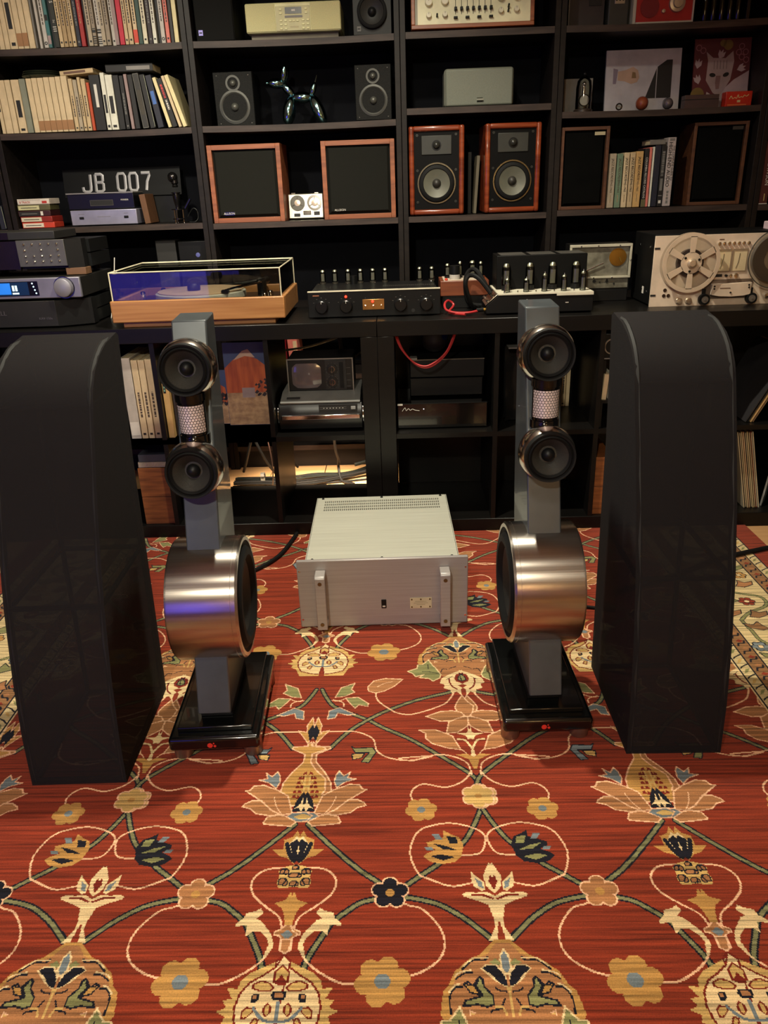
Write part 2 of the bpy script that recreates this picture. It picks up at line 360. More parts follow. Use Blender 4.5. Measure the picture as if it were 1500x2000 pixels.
('P','bb',[-385,1049,-382,1052,-376,1052,-373,1048,-373,1041,-378,1040,-383,1042],'nn',1.6),
('P','bb',[-366,1058,-363,1060,-358,1060,-355,1057,-355,1051,-359,1051,-364,1052],'nn',1.6),
('P','bb',[-342,1049,-340,1052,-336,1052,-333,1048,-333,1042,-337,1041,-341,1043],'nn',1.6),
('P','bb',[-369,1041,-364,1043,-354,1043,-349,1039,-350,1034,-358,1033,-366,1034],'nn',1.6),
('P','bb',[-386,1026,-384,1030,-377,1030,-373,1024,-374,1016,-379,1015,-384,1017],'nn',1.6),
('P','bb',[-366,1022,-363,1025,-357,1025,-353,1021,-354,1015,-359,1014,-364,1016],'nn',1.6),
('P','bb',[-345,1027,-342,1031,-336,1031,-332,1026,-333,1018,-338,1017,-343,1019],'nn',1.6),
('P','oo',[-355,1145,-347,1128,-331,1121,-332,1098,-311,1098,-326,1082,-340,1078,-355,1064,-368,1078,-391,1082,-403,1097,-375,1099,-380,1124,-362,1128],'',0),
('P','cc',[-355,1130,-340,1108,-342,1080,-356,1070,-368,1096,-366,1121],'',0),
('P','nn',[-356,1123,-349,1115,-350,1098,-360,1096,-362,1115],'',0),
('S','nn',[-338,1111,-345,1088,-354,1072],'',9),
('S','nn',[-374,1111,-365,1084,-356,1071],'',9),
('P','bo',[-359,1406,-351,1397,-352,1392,-320,1390,-318,1383,-348,1365,-347,1340,-326,1308,-310,1275,-308,1249,-318,1210,-377,1211,-401,1253,-399,1288,-376,1315,-363,1340,-364,1366,-394,1381,-390,1388,-361,1392],'pp',2.6),
('P','oo',[-358,1321,-335,1290,-326,1252,-333,1216,-384,1217,-390,1253,-380,1291],'',0),
('P','dd',[-359,1301,-357,1310,-352,1307,-350,1301],'',0),
('P','dd',[-373,1287,-371,1296,-366,1294,-364,1287],'',0),
('P','dd',[-350,1287,-347,1296,-343,1293,-341,1287],'',0),
('P','dd',[-372,1274,-369,1283,-365,1280,-363,1274],'',0),
('P','dd',[-348,1273,-345,1282,-341,1279,-339,1273],'',0),
('P','dd',[-375,1261,-373,1270,-368,1267,-366,1261],'',0),
('P','dd',[-347,1260,-344,1269,-339,1266,-337,1260],'',0),
('P','dd',[-379,1247,-377,1255,-372,1253,-370,1247],'',0),
('P','dd',[-342,1246,-339,1255,-335,1252,-333,1246],'',0),
('P','dd',[-380,1231,-377,1240,-373,1237,-371,1231],'',0),
('P','dd',[-342,1233,-339,1242,-335,1239,-333,1233],'',0),
('S','yy',[-355,1300,-356,1267,-357,1250],'',4),
('S','yy',[-349,1285,-355,1270],'',3.4),
('S','yy',[-365,1270,-355,1258],'',3.4),
('P','nn',[-357,1250,-344,1224,-338,1194,-376,1195,-370,1222],'',0),
('P','cc',[-357,1233,-353,1216,-342,1202,-350,1205,-356,1194,-360,1204,-368,1213,-359,1215],'',0),
('P','bb',[-339,1189,-325,1238,-301,1255,-270,1270,-249,1268,-243,1256,-234,1254,-253,1239,-276,1220,-295,1199,-315,1186],'pp',2.6),
('P','bb',[-315,1187,-295,1199,-270,1226,-252,1226,-238,1217,-234,1209,-251,1204,-265,1190,-295,1184],'pp',2.6),
('P','bb',[-349,1167,-326,1183,-313,1186,-290,1181,-284,1166,-285,1162,-317,1158,-340,1156],'pp',2.6),
('S','pp',[-317,1188,-304,1210,-296,1235],'',2),
('P','uu',[-380,1183,-367,1193,-339,1191,-328,1181,-349,1167,-369,1168],'pp',2),
('P','yy',[-372,1180,-359,1189,-342,1180,-357,1173],'',0),
('P','uu',[-297,1260,-303,1278,-301,1296,-294,1311,-284,1295,-270,1307,-275,1289,-256,1286,-279,1277],'pp',2),
]

PAL = dict(r=(136, 50, 28), p=(236, 184, 144), g=(124, 122, 84), n=(22, 22, 32), o=(186, 138, 74), b=(168, 114, 72), c=(226, 196, 146), u=(116, 126, 130),
           y=(202, 164, 98), d=(118, 34, 20), s=(134, 132, 84), k=(146, 104, 66), w=(210, 186, 136))
KEYS = 'rpgnobcuydskw'
q = .002
TU, TV = 722, 938                                  # repeat of the field, mm
nx, ny = TU//2, TV//2
tile = np.zeros((ny, nx), np.uint8)
def smooth(P, k=6):
    P = np.array(P, float); Q = []
    for i in range(len(P)-1):
        p0, p1, p2, p3 = P[max(i-1, 0)], P[i], P[i+1], P[min(i+2, len(P)-1)]
        for t in np.arange(k)/k: Q.append(.5*(2*p1+(p2-p0)*t+(2*p0-5*p1+4*p2-p3)*t*t+(3*p1-p0-3*p2+p3)*t**3))
    return np.array(Q+[P[-1]])
def put(A, P, mask_fn, val, wrap=True):
    x0, y0 = np.floor(P.min(0)/2).astype(int)-4; x1, y1 = np.ceil(P.max(0)/2).astype(int)+4
    if not wrap: x0, y0, x1, y1 = max(x0, 0), max(y0, 0), min(x1, A.shape[1]), min(y1, A.shape[0])
    if x1 <= x0 or y1 <= y0: return
    X, Y = np.meshgrid(np.arange(x0, x1), np.arange(y0, y1)); m = mask_fn(X*2.+1, Y*2.+1)
    A[Y[m] % A.shape[0], X[m] % A.shape[1]] = KEYS.index(val)
def inside(P):
    def f(X, Y):
        r = np.zeros(X.shape, bool)
        for (ax, ay), (bx_, by_) in zip(P, np.roll(P, -1, 0)):
            if ay != by_: r ^= ((ay > Y) != (by_ > Y)) & (X < (bx_-ax)*(Y-ay)/(by_-ay)+ax)
        return r
    return f
def near(P, w):
    def f(X, Y):
        r = np.zeros(X.shape, bool)
        for (ax, ay), (bx_, by_) in zip(P[:-1], P[1:]):
            dx, dy = bx_-ax, by_-ay; L2 = dx*dx+dy*dy+1e-9
            t = np.clip(((X-ax)*dx+(Y-ay)*dy)/L2, 0, 1); r |= (X-ax-t*dx)**2+(Y-ay-t*dy)**2 < (w/2)**2
        return r
    return f
def pad(P, w): return np.vstack([P, P.min(0)-w, P.max(0)+w])
def disc(A, c, r, val, wrap=True): put(A, np.array([[c[0]-r, c[1]-r], [c[0]+r, c[1]+r]]), lambda X, Y: (X-c[0])**2+(Y-c[1])**2 < r*r, val, wrap)
def poly(A, P, val, wrap=True): put(A, P, inside(P), val, wrap)
def stroke(A, P, w, val, wrap=True): put(A, pad(P, w), near(P, w), val, wrap)
for kind, cc, raw, ol, w in RUG:
    P0 = np.array(raw, float).reshape(-1, 2)
    for s in (1, -1):
        P = P0*(s, 1); c = cc[0 if s == 1 else 1]
        if kind == 'S':
            Q = smooth(P)
            if ol.strip(): stroke(tile, Q, w+6.5, ol[0])
            stroke(tile, Q, w, c)
        elif kind == 'P':
            poly(tile, P, c)
            if ol.strip() and w: stroke(tile, np.vstack([P, P[:1]]), max(w*1.25, 2.6), ol[0])
        else:
            n, rr, pr, cr, ph = w; C = P[0]
            pts = [C+rr*np.array((math.cos(ph+2*PI*i/n)*1.05, math.sin(ph+2*PI*i/n))) for i in range(n)]
            if ol[0] != ' ':
                for p in pts: disc(tile, p, pr+3.2, ol[0])
            for p in pts: disc(tile, p, pr, c)
            disc(tile, C, rr*.7, c); disc(tile, C, cr, ol[1])
# whole rug: u from -1.50 to 1.10 m, v from .10 to 2.55 m (field axis at u = 0)
U0, U1, V0, V1 = -1500, 1100, 100, 2552
NX, NY = (U1-U0)//2, (V1-V0)//2
gx = ((np.arange(NX)*2+U0)//2) % nx; gy = ((np.arange(NY)*2+V0)//2) % ny
A = tile[gy][:, gx].copy()
def border(f0, sgn):
    """guard stripes and the cream main band; f0 = edge of the red field in mm, sgn = outward side"""
    def col(a, b, v):
        i, j = sorted((int((f0+sgn*a-U0)/2), int((f0+sgn*b-U0)/2))); A[:, max(i, 0):max(j, 0)] = KEYS.index(v)
    for a, b, v in ((0, 4, 'c'), (4, 8, 'n'), (8, 36, 'w'), (36, 40, 'n'), (40, 78, 'k'), (78, 82, 'n'), (82, 250, 'w'), (250, 254, 'n'), (254, 292, 'k'), (292, 296, 'n'), (296, 324, 'w'), (324, 328, 'n'), (328, 400, 'r')): col(a, b, v)
    def T(P): return np.array([((f0+sgn*a-U0), b-V0) for a, b in P], float)
    rnd = random.Random(3)
    for i, v in enumerate(range(V0-40, V1+40, 44)):
        for base in (8, 296):                       # leaf chain
            poly(A, T([(base+3, v), (base+14, v+6), (base+24, v+22), (base+12, v+18)]), 'y' if i % 2 else 's', False)
            stroke(A, smooth(T([(base+2, v+22), (base+12, v+32), (base+26, v+40)])), 4, 'n', False)
    for i, v in enumerate(range(V0-40, V1+40, 38)):
        for base in (40, 254):                      # S hooks and lozenges
            stroke(A, smooth(T([(base+8, v), (base+12, v+10), (base+20, v+12), (base+28, v+14), (base+32, v+24)])), 5, 'n', False)
            poly(A, T([(base+10, v+22), (base+20, v+16), (base+30, v+24), (base+20, v+32)]), 'br'[i % 2], False)
    for i, v in enumerate(range(V0-300, V1+300, 300)):   # main band: winding stem, leaves, rosettes
        stem = smooth(T([(110, v), (150, v+40), (215, v+80), (220, v+130), (165, v+155), (120, v+190), (115, v+240), (110, v+300)]), 8)
        stroke(A, stem, 12, 'n', False); stroke(A, stem, 8, 's', False)
        for a, b, c2, sx in ((170, v+30, 'k', 1), (120, v+120, 's', -1), (205, v+210, 'b', 1), (140, v+265, 'k', -1), (222, v+20, 's', 1), (100, v+40, 'b', 1)):
            lp = T([(a-28*sx, b-12), (a-6*sx, b-20), (a+26*sx, b-4), (a+32*sx, b+18), (a+8*sx, b+10), (a-10*sx, b+26), (a-16*sx, b+6)])
            poly(A, lp, c2, False); stroke(A, np.vstack([lp, lp[:1]]), 3, 'n', False)
        for a, b, pc in ((170, v+105, 'r'), (215, v+270, 'o'), (105, v+165, 'u')):
            for k2 in range(6): disc(A, T([(a+15*math.cos(k2*PI/3), b+15*math.sin(k2*PI/3))])[0], 10, 'n', False)
            for k2 in range(6): disc(A, T([(a+15*math.cos(k2*PI/3), b+15*math.sin(k2*PI/3))])[0], 7.5, pc, False)
            disc(A, T([(a, b)])[0], 7, 'c', False)
border(703, 1); border(-1100, -1)
# run-length quads
rows = []
for j in range(NY):
    r = A[j]; e = np.flatnonzero(np.diff(r))+1; s0 = np.concatenate(([0], e)); s1 = np.concatenate((e, [NX]))
    rows.append(np.stack([s0, s1, np.full(len(s0), j), r[s0]], 1))
R = np.concatenate(rows); nq = len(R)
RZ = 0.
xa = (R[:, 0]*2+U0)/1000; xb = (R[:, 1]*2+U0)/1000; ya = (R[:, 2]*2+V0)/1000; yb = ya+.002
co = np.empty((nq, 4, 3)); co[:, 0, 0] = co[:, 3, 0] = xa; co[:, 1, 0] = co[:, 2, 0] = xb
co[:, 0, 1] = co[:, 1, 1] = ya; co[:, 2, 1] = co[:, 3, 1] = yb; co[:, :, 2] = 0
co[:, :, 0] += .144-.0155*(co[:, :, 1]-.845)
me = bpy.data.meshes.new('pile'); me.vertices.add(nq*4); me.loops.add(nq*4); me.polygons.add(nq)
me.vertices.foreach_set('co', co.ravel()); me.loops.foreach_set('vertex_index', np.arange(nq*4)); me.polygons.foreach_set('loop_start', np.arange(nq)*4)
me.update(calc_edges=True)
ca = me.color_attributes.new('dye', 'FLOAT_COLOR', 'POINT')
pal = np.array([lin(PAL[k2])+(1,) for k2 in KEYS]); ca.data.foreach_set('color', np.repeat(pal[R[:, 3]], 4, 0).ravel())
m = bpy.data.materials.new('wool_pile'); m.use_nodes = True; nt = m.node_tree; N = nt.nodes; Lk = nt.links; b = N['Principled BSDF']
at = N.new('ShaderNodeAttribute'); at.attribute_name = 'dye'
tc = N.new('ShaderNodeTexCoord')
mp = N.new('ShaderNodeMapping'); mp.inputs['Scale'].default_value = (2.2, 105, 1); Lk.new(tc.outputs['Object'], mp.inputs[0])
n1 = N.new('ShaderNodeTexNoise'); n1.inputs['Scale'].default_value = 1.6; n1.inputs['Detail'].default_value = 6; n1.inputs['Roughness'].default_value = .62; Lk.new(mp.outputs[0], n1.inputs['Vector'])
mr = N.new('ShaderNodeMapRange'); mr.inputs[1].default_value = .34; mr.inputs[2].default_value = .66; mr.inputs[3].default_value = .42; mr.inputs[4].default_value = 1.5; Lk.new(n1.outputs['Fac'], mr.inputs[0])
n2 = N.new('ShaderNodeTexNoise'); n2.inputs['Scale'].default_value = 420; n2.inputs['Detail'].default_value = 2; Lk.new(tc.outputs['Object'], n2.inputs['Vector'])
mr2 = N.new('ShaderNodeMapRange'); mr2.inputs[3].default_value = .62; mr2.inputs[4].default_value = 1.38; Lk.new(n2.outputs['Fac'], mr2.inputs[0])
mu = N.new('ShaderNodeMath'); mu.operation = 'MULTIPLY'; Lk.new(mr.outputs[0], mu.inputs[0]); Lk.new(mr2.outputs[0], mu.inputs[1])
vm = N.new('ShaderNodeVectorMath'); vm.operation = 'SCALE'; Lk.new(at.outputs['Color'], vm.inputs[0]); Lk.new(mu.outputs[0], vm.inputs['Scale'])
Lk.new(vm.outputs[0], b.inputs['Base Color']); b.inputs['Roughness'].default_value = .9; b.inputs['Specular IOR Level'].default_value = .15
b.inputs['Sheen Weight'].default_value = .12
bp = N.new('ShaderNodeBump'); bp.inputs['Strength'].default_value = .5; bp.inputs['Distance'].default_value = .002; Lk.new(n2.outputs['Fac'], bp.inputs['Height']); Lk.new(bp.outputs[0], b.inputs['Normal'])
me.materials.append(m)
rug = thing('rug', 'red oriental rug with scrolling vines and cream floral border', 'rug', (0, 0, 0))
pile = bpy.data.objects.new('pile', me); COL.objects.link(pile); pile.parent = rug; pile.location = (0, 0, RZ)
def rugx(u, v): return u+.144-.0155*(v-.845)
g = MB().prism([(rugx(U0/1000, .1), .1), (rugx(U1/1000, .1), .1), (rugx(U1/1000, 2.552), 2.552), (rugx(U0/1000, 2.552), 2.552)], 'z', -.008, -.0006).build('backing', mat('rug_backing', (120, 90, 60), .9), rug)

# ---------------------------------------------------------------- floor-standing loudspeakers (local frame: x across, y back, z up; origin under the base front)
m_col = mat('graphite_enamel', (74, 80, 84), .34, .25, coat=.25)
m_base = mat('piano_black', (10, 11, 11), .16, coat=.5)
m_foot = mat('matte_foot_metal', (150, 120, 104), .45, .8)
m_cone = mat('carbon_cone', (58, 56, 52), .42, .2, 'fabric', scale=(500, 500, 500), bump=.6)
m_gold = mat('pale_foil', (240, 222, 220), .4, .3)
m_red = mat('red_emblem', (214, 52, 40), .5)
def driver(parent, name, c, d, r, ball):
    """round driver facing d: basket ring, surround, cone, dust cap"""
    c = Vector(c); d = Vector(d).normalized()
    o = MB().lathe([(r*.70, .001), (r*.80, .007), (r*.86, .004), (r*.90, .008), (r*.97, .009), (r, .004), (r, -.006)], c, d, 48, cap=False).build(name, RUBBER, parent)
    MB().lathe([(r*.715, .002), (r*.34, -.024), (r*.0005, -.024)], c, d, 48, cap=False).build('cone', m_cone, o)
    MB().sph(c-d*.022, r*.27, d, 24, 8, .0, 1.).build('dust_cap', BLK, o)
    return o
def tower(label, loc, rz, side):
    """side = +1: the big woofer looks to +x, -1: to -x"""
    t = thing('tower_speaker', label, 'speaker', loc, rz)
    for x in (-.078, .078):
        for y in (.035, .29):
            MB().lathe([(.019, 0), (.021, .003), (.021, .033)], (x, y, 0), (0, 0, 1), 24).build('foot', m_foot, t)
    bx(-.1, 0, .033, .1, .325, .066).build('base', m_base, t, bev=.008, seg=4)
    bx(-.082, .024, .066, .082, .318, .078).build('base_plate', m_base, t, bev=.002)
    bx(-.036, .062, .078, .036, .26, .10).build('column_foot', BLK, t, bev=.002)
    k = .2885
    MB().prism([(.04, .10), (.04+.82*k, .918), (.365, .922), (.33, .5), (.26, .10)], 'x', -.0365, .0365).build('column', m_col, t, bev=.003)
    # emblem
    e = MB().lathe([(.006, 0), (.006, .0008)], (-.009, .0002, .047), (0, -1, 0), 20).build('emblem', m_red, t)
    MB().lathe([(.003, 0), (.003, .0008)], (.0015, .0002, .045), (0, -1, 0), 16).build('emblem', m_red, t)
    MB().lathe([(.0017, 0), (.0017, .0008)], (-.0005, .0002, .052), (0, -1, 0), 16).build('emblem', m_red, t)
    # woofer drum
    R = .138; cy, cz = .175, .320; hw = .076
    MB().lathe([(R-.012, -hw), (R-.004, -hw), (R, -hw+.006), (R, hw-.014), (R-.001, hw-.0135), (R-.001, hw-.012), (R, hw-.0115), (R, hw-.004), (R-.004, hw), (R-.012, hw)], (0, cy, cz), (side, 0, 0), 96, cap=False).build('woofer_drum', DRUM, t)
    w = MB().lathe([(R-.012, hw-.001), (R-.02, hw-.004), (R-.022, hw-.003), (R-.03, hw+.006), (R-.045, hw+.006), (R-.055, hw-.006)], (0, cy, cz), (side, 0, 0), 72, cap=False).build('woofer', RUBBER, t)
    MB().lathe([(R-.0555, hw-.006), (.03, hw-.035), (.0001, hw-.03)], (0, cy, cz), (side, 0, 0), 64, cap=False).build('cone', mat('woofer_cone', (30, 31, 30), .4), w)
    MB().lathe([(R-.012, -hw+.001), (.0001, -hw+.002)], (0, cy, cz), (side, 0, 0), 48, cap=False).build('rear_plate', BLK, t)
    # two steel balls with drivers; they sit on the leaning front of the column
    n = Vector((0, -1, .06)).normalized()
    for z in (.632, .832):
        c = Vector((0, .04+(z-.1)*k-.030, z))
        MB().sph(c, .060, n, 48, 24, -.98, .62, cap=False).build('ball_housing', STEEL, t)
        driver(t, 'midrange_driver', c+n*.037, n, .0535, None)
    # cylindrical tweeter
    z0 = .732; cy2 = .04+(z0-.1)*k-.018
    MB().lathe([(.031, -.052), (.031, -.036), (.028, -.035), (.028, .035), (.031, .036), (.031, .052)], (0, cy2, z0), (0, 0, 1), 40).build('tweeter_body', GLOSS, t)
    fa = [(-1.2+2.4*i/20) for i in range(21)]
    MB().add([(.0288*math.sin(a), cy2-.0288*math.cos(a), z0+s2*.029) for a in fa for s2 in (-1, 1)], [(2*i, 2*i+2, 2*i+3, 2*i+1) for i in range(20)]).build('tweeter_film', m_gold, t)
    hexm = MB(); Rt = .0298; cell = .0056
    for j in range(-6, 7):
        for i in range(-8, 9):
            a = (i+(.5 if j % 2 else 0))*cell*1.16/Rt; zz = j*cell
            if abs(a) > 1.22 or abs(zz) > .031: continue
            ring = []
            for rr in (cell*.57, cell*.71):
                for h in range(6):
                    an = PI/6+h*PI/3; a2 = a+rr*math.cos(an)/Rt; ring.append((Rt*math.sin(a2), cy2-Rt*math.cos(a2), z0+zz+rr*math.sin(an)))
            hexm.add(ring, [(h, (h+1) % 6, 6+(h+1) % 6, 6+h) for h in range(6)])
    hexm.build('tweeter_grille', BLK, t)
    return t
tower('slim tower loudspeaker standing before the turntable, woofer drum open to the amplifier', (-.432, 1.343, 0), math.radians(2.5), 1)
tower('slim tower loudspeaker standing before the tube amplifier and tape deck', (.304, 1.389, 0), math.radians(1.5), -1)

# ---------------------------------------------------------------- black cloth covers taken off the loudspeakers
m_sheer = mat('sheer_black_cloth', (29, 26, 27), .9, kind='sheer', spec=.2)
m_fr = mat('cover_frame', (16, 15, 15), .7)
def cover(label, loc, rz):
    t = thing('speaker_cover', label, 'speaker cover', loc, rz)
    prof = [(0, 0), (.008, .12), (.028, .25), (.062, .40), (.105, .54), (.150, .66), (.195, .775), (.212, .808), (.238, .838), (.275, .861), (.325, .878), (.40, .888)]
    back = [(.412, .880), (.395, .76), (.374, .60), (.362, .40), (.350, .22), (.333, 0)]
    P = prof+back; w = .102; n = len(P)
    v = [(-w, y, z) for y, z in P]+[(w, y, z) for y, z in P]
    f = [(i, i+1, n+i+1, n+i) for i in range(n-1)]+[tuple(range(n))[::-1], tuple(range(n, 2*n))]
    MB().add(v, f).build('cloth', m_sheer, t, ang=28)
    def bar(a, b, r=.006): MB().tube([a, b], r, 6, 0).build('frame_bar', m_fr, t)
    i = .008
    for s in (-1, 1):
        MB().tube([(s*(w-i), y+.006, max(z, .006)) for y, z in prof[:-1]]+[(s*(w-i), .40, .876)], .006, 6, 2).build('frame_rail', m_fr, t)
        MB().tube([(s*(w-i), y-.008, max(min(z, .876), .006)) for y, z in back], .006, 6, 2).build('frame_rail', m_fr, t)
        for za, ya, yb in ((.006, .008, .325), (.395, .068, .352), (.775, .203, .386)): bar((s*(w-i), ya, za), (s*(w-i), yb, za))
    for y, z in ((.008, .006), (.325, .006), (.068, .395), (.352, .395), (.203, .775), (.40, .876)): bar((-w+i, y, z), (w-i, y, z))
    return t
cover('tall black cloth speaker cover standing before the stack of black components', (-.715, 1.281, 0), math.radians(1.5))
cover('tall black cloth speaker cover standing before the reel tape deck', (.572, 1.353, 0), math.radians(0))

# ---------------------------------------------------------------- silver power amplifier on the rug
m_face = mat('grey_anodised_face', (168, 162, 160), .42, .3, 'brushed', (158, 152, 149))
t = thing('power_amplifier', 'large silver power amplifier with two handles on its front plate, on the rug', 'amplifier', (-.07, 1.90, 0), math.radians(1.3))
for x in (-.17, .17):
    for y in (.06, .43): MB().cyl((x, y, 0), (x, y, .014), .02).build('foot', RUBBER, t)
bx(-.238, 0, .006, .238, .012, .217).build('front_plate', m_face, t, bev=.003)
bx(-.212, .012, .014, .212, .485, .205).build('chassis', BLK, t)
# lid with punched slots: strips round each slot row
lid = MB(); x0, x1 = -.213, .213; z0, z1 = .205, .2085
rowsY = [.375, .398, .421, .444]; sl = .0145; ns = 58; xs = np.linspace(-.185, .185, ns)
ys = [.012]+[y for r in rowsY for y in (r, r+sl)]+[.487]
for a, b in zip(ys[::2], ys[1::2]): lid.box(x0, a, z0, x1, b, z1)
for r in rowsY:
    e = [x0]+[q for x in xs for q in (x-.0019, x+.0019)]+[x1]
    for a, b in zip(e[::2], e[1::2]): lid.box(a, r, z0, b, r+sl, z1)
lid.build('vented_lid', ALU, t)
for s in (-1, 1): bx(s*.2135-.0015, .012, .014, s*.2135+.0015, .487, .2085).build('side_panel', ALU, t)
for x, y in ((-.195, .022), (0, .022), (.195, .022), (-.195, .477), (0, .477), (.195, .477)): MB().sph((x, y, .2085), .0045, (0, 0, 1), 12, 4, 0, 1).build('screw', SATIN, t)
for x in (-.172, .172):
    h = MB().prism([(0, .022), (-.046, .022), (-.046, .182), (-.040, .188), (0, .188), (0, .172), (-.030, .172), (-.030, .038), (0, .038)], 'x', x-.014, x+.014).build('handle', m_face, t, bev=.002)
    for z in (.040, .168): MB().cyl((x, -.0455, z), (x, -.0475, z), .0055, n=16).build('screw', mat('brass_screw', (120, 100, 70), .4, .9), h)
for x in (-.231, .231):
    for z in (.032, .185): MB().cyl((x, .001, z), (x, -.0015, z), .003, n=12).build('screw', CHROME, t)
sw = bx(-.006, -.003, .062, .008, .001, .089).build('power_switch', BLK, t, bev=.001)
bx(-.003, -.0045, .067, .005, -.003, .071).build('switch_mark', WHITE, sw)
pl = bx(.075, -.0015, .058, .136, .001, .092).build('name_plate', mat('pale_brass', (206, 198, 164), .45, .2), t)
for x in (.080, .1055, .131):
    for z in (.063, .087): MB().cyl((x, -.001, z), (x, -.003, z), .0022, n=10).build('rivet', mat('brass_rivet', (110, 92, 60), .4, .9), pl)
for z, w_ in ((.080, .016), (.075, .020), (.070, .012)): bx(.1055-w_, -.0017, z-.0008, .1055+w_, -.0014, z+.0008).build('engraving', mat('engraved', (166, 156, 126), .5), pl)

# ---------------------------------------------------------------- cables lying on the rug
def cable(name, label, pts, r, m, cat='cable', sm=6, group=None):
    return tag(MB().tube(pts, r, 8, sm).build(name, m), label, cat, group)
cable('power_cable', 'black cable on the rug behind the tower before the turntable', [(-.74, 2.10, .008), (-.62, 2.16, .008), (-.52, 2.24, .008), (-.44, 2.36, .008), (-.40, 2.545, .008)], .007, RUBBER)
cable('power_cable', 'black cable crossing the rug border beside the leaning records', [(.62, 2.06, .0085), (.80, 2.14, .0085), (1.0, 2.26, .0085), (1.20, 2.34, .0085), (1.45, 2.42, .0085)], .008, RUBBER)
cable('power_cable', 'thin black cable between the tower and cover before the tape deck', [(.42, 2.02, .005), (.50, 1.99, .005), (.60, 1.96, .005)], .005, RUBBER)

# ---------------------------------------------------------------- on top of the cube shelves (top face z = .757)
m_beech = mat('beech', (174, 124, 74), .42, kind='wood', col2=(150, 100, 56), scale=(3, 90, 90), coat=.1)
m_clear = mat('clear_acrylic', (238, 238, 236), .03, kind='clear')
m_edge = mat('acrylic_edge', (212, 204, 176), .25)
m_felt = mat('cream_felt_mat', (176, 150, 118), .9)
# turntable
t = thing('turntable', 'turntable in a beech plinth under a clear dust cover', 'turntable', (-.668, 2.565, .757), math.radians(.6))
bx(-.258, .02, 0, .250, .36, .018).build('plinth_foot', m_beech, t, bev=.002)
pl = MB(); w0, w1, d = -.286, .286, .385
pl.box(w0, 0, .018, w1, .022, .088).box(w0, d-.022, .018, w1, d, .088).box(w0, .022, .018, w0+.022, d-.022, .088).box(w1-.022, .022, .018, w1, d-.022, .088)
pl.build('plinth', m_beech, t, bev=.004, seg=3)
bx(w0+.022, .022, .02, w1-.022, d-.022, .062).build('deck', mat('deck_black', (26, 26, 30), .3, .2), t)
MB().lathe([(.152, 0), (.155, .004), (.155, .022), (.148, .025), (.0001, .025)], (-.03, .20, .066), (0, 0, 1), 72).build('platter', ALU, t)
MB().lathe([(.147, 0), (.147, .003), (.0001, .003)], (-.03, .20, .0915), (0, 0, 1), 64).build('platter_mat', m_felt, t)
MB().lathe([(.020, 0), (.022, .004), (.022, .018), (.018, .024), (.0001, .025)], (-.05, .185, .094), (0, 0, 1), 32).build('record_clamp', mat('dark_rubber', (34, 32, 38), .5), t)
a = MB().tube([(.17, .29, .105), (.165, .24, .108), (.10, .13, .104), (.075, .10, .099)], .0045, 10, 6).build('tonearm', CHROME, t)
MB().cyl((.17, .29, .062), (.17, .29, .112), .017, n=24).build('arm_pivot', SATIN, a)
MB().cyl((.172, .30, .105), (.180, .345, .106), .013, n=20).build('counterweight', SATIN, a)
bx(.065, .085, .094, .088, .112, .102).build('headshell', BLK, a)
for x, y in ((-.235, .20), (-.19, .30), (.215, .06), (.225, .12)):
    MB().lathe([(.009, 0), (.009, .028), (.007, .034), (.0001, .035)], (x, y, .06), (0, 0, 1), 20).build('control_knob', CHROME, t)
cv = MB(); L, Rr, F, B, Z0, Z1, th = -.277, .277, .008, .377, .088, .176, .004
c = thing  # keep the name free
cov = MB().box(L, F, Z0, Rr, F+th, Z1-th).box(L, B-th, Z0, Rr, B, Z1-th).box(L, F+th, Z0, L+th, B-th, Z1-th).box(Rr-th, F+th, Z0, Rr, B-th, Z1-th).box(L, F, Z1-th, Rr, B, Z1).build('dust_cover', m_clear, t)
for p, q_ in (((L, F, Z1), (Rr, F, Z1)), ((L, F, Z0), (L, F, Z1)), ((Rr, F, Z0), (Rr, F, Z1)), ((L, F, Z1), (L, B, Z1)), ((Rr, F, Z1), (Rr, B, Z1)), ((L, B, Z1), (Rr, B, Z1)), ((Rr, B, Z0), (Rr, B, Z1))):
    MB().tube([p, q_], .0022, 6, 0).build('cover_edge', m_edge, cov)

# tube helper: glass envelope with getter flash, plates and base; parent = amplifier
m_glass = mat('tube_glass', (228, 232, 226), .04, kind='clear')
m_getter = mat('getter_mirror', (226, 222, 204), .25, .7)
m_plate = mat('tube_plate', (150, 148, 138), .4, .3)
def tube(parent, x, y, z, r, h, base=.0, nip=False, mb=None):
    e = MB().lathe([(r, base), (r, base+(h-base)*.72), (r*.86, base+(h-base)*.88), (r*.5, h-.001), (.0003, h)]+([(.0003, h)] if not nip else []), (x, y, z), (0, 0, 1), 20).build('vacuum_tube', m_glass, parent)
    MB().lathe([(r*.82, h*.86), (r*.66, h*.93), (r*.36, h*.985), (.0003, h*.99)], (x, y, z), (0, 0, 1), 20).build('getter', m_getter, e)
    MB().box(x-r*.55, y-r*.4, z+base+.004, x+r*.55, y+r*.4, z+base+(h-base)*.66).build('plate', m_plate, e)
    if base: MB().lathe([(r*1.02, 0), (r*1.06, base), (r*.9, base+.001)], (x, y, z), (0, 0, 1), 20).build('tube_base', mb or BLK, e)
    if nip: MB().cyl((x, y, z+h-.002), (x, y, z+h+.005), .0014, .0006, 8).build('tip', m_getter, e)
    return e

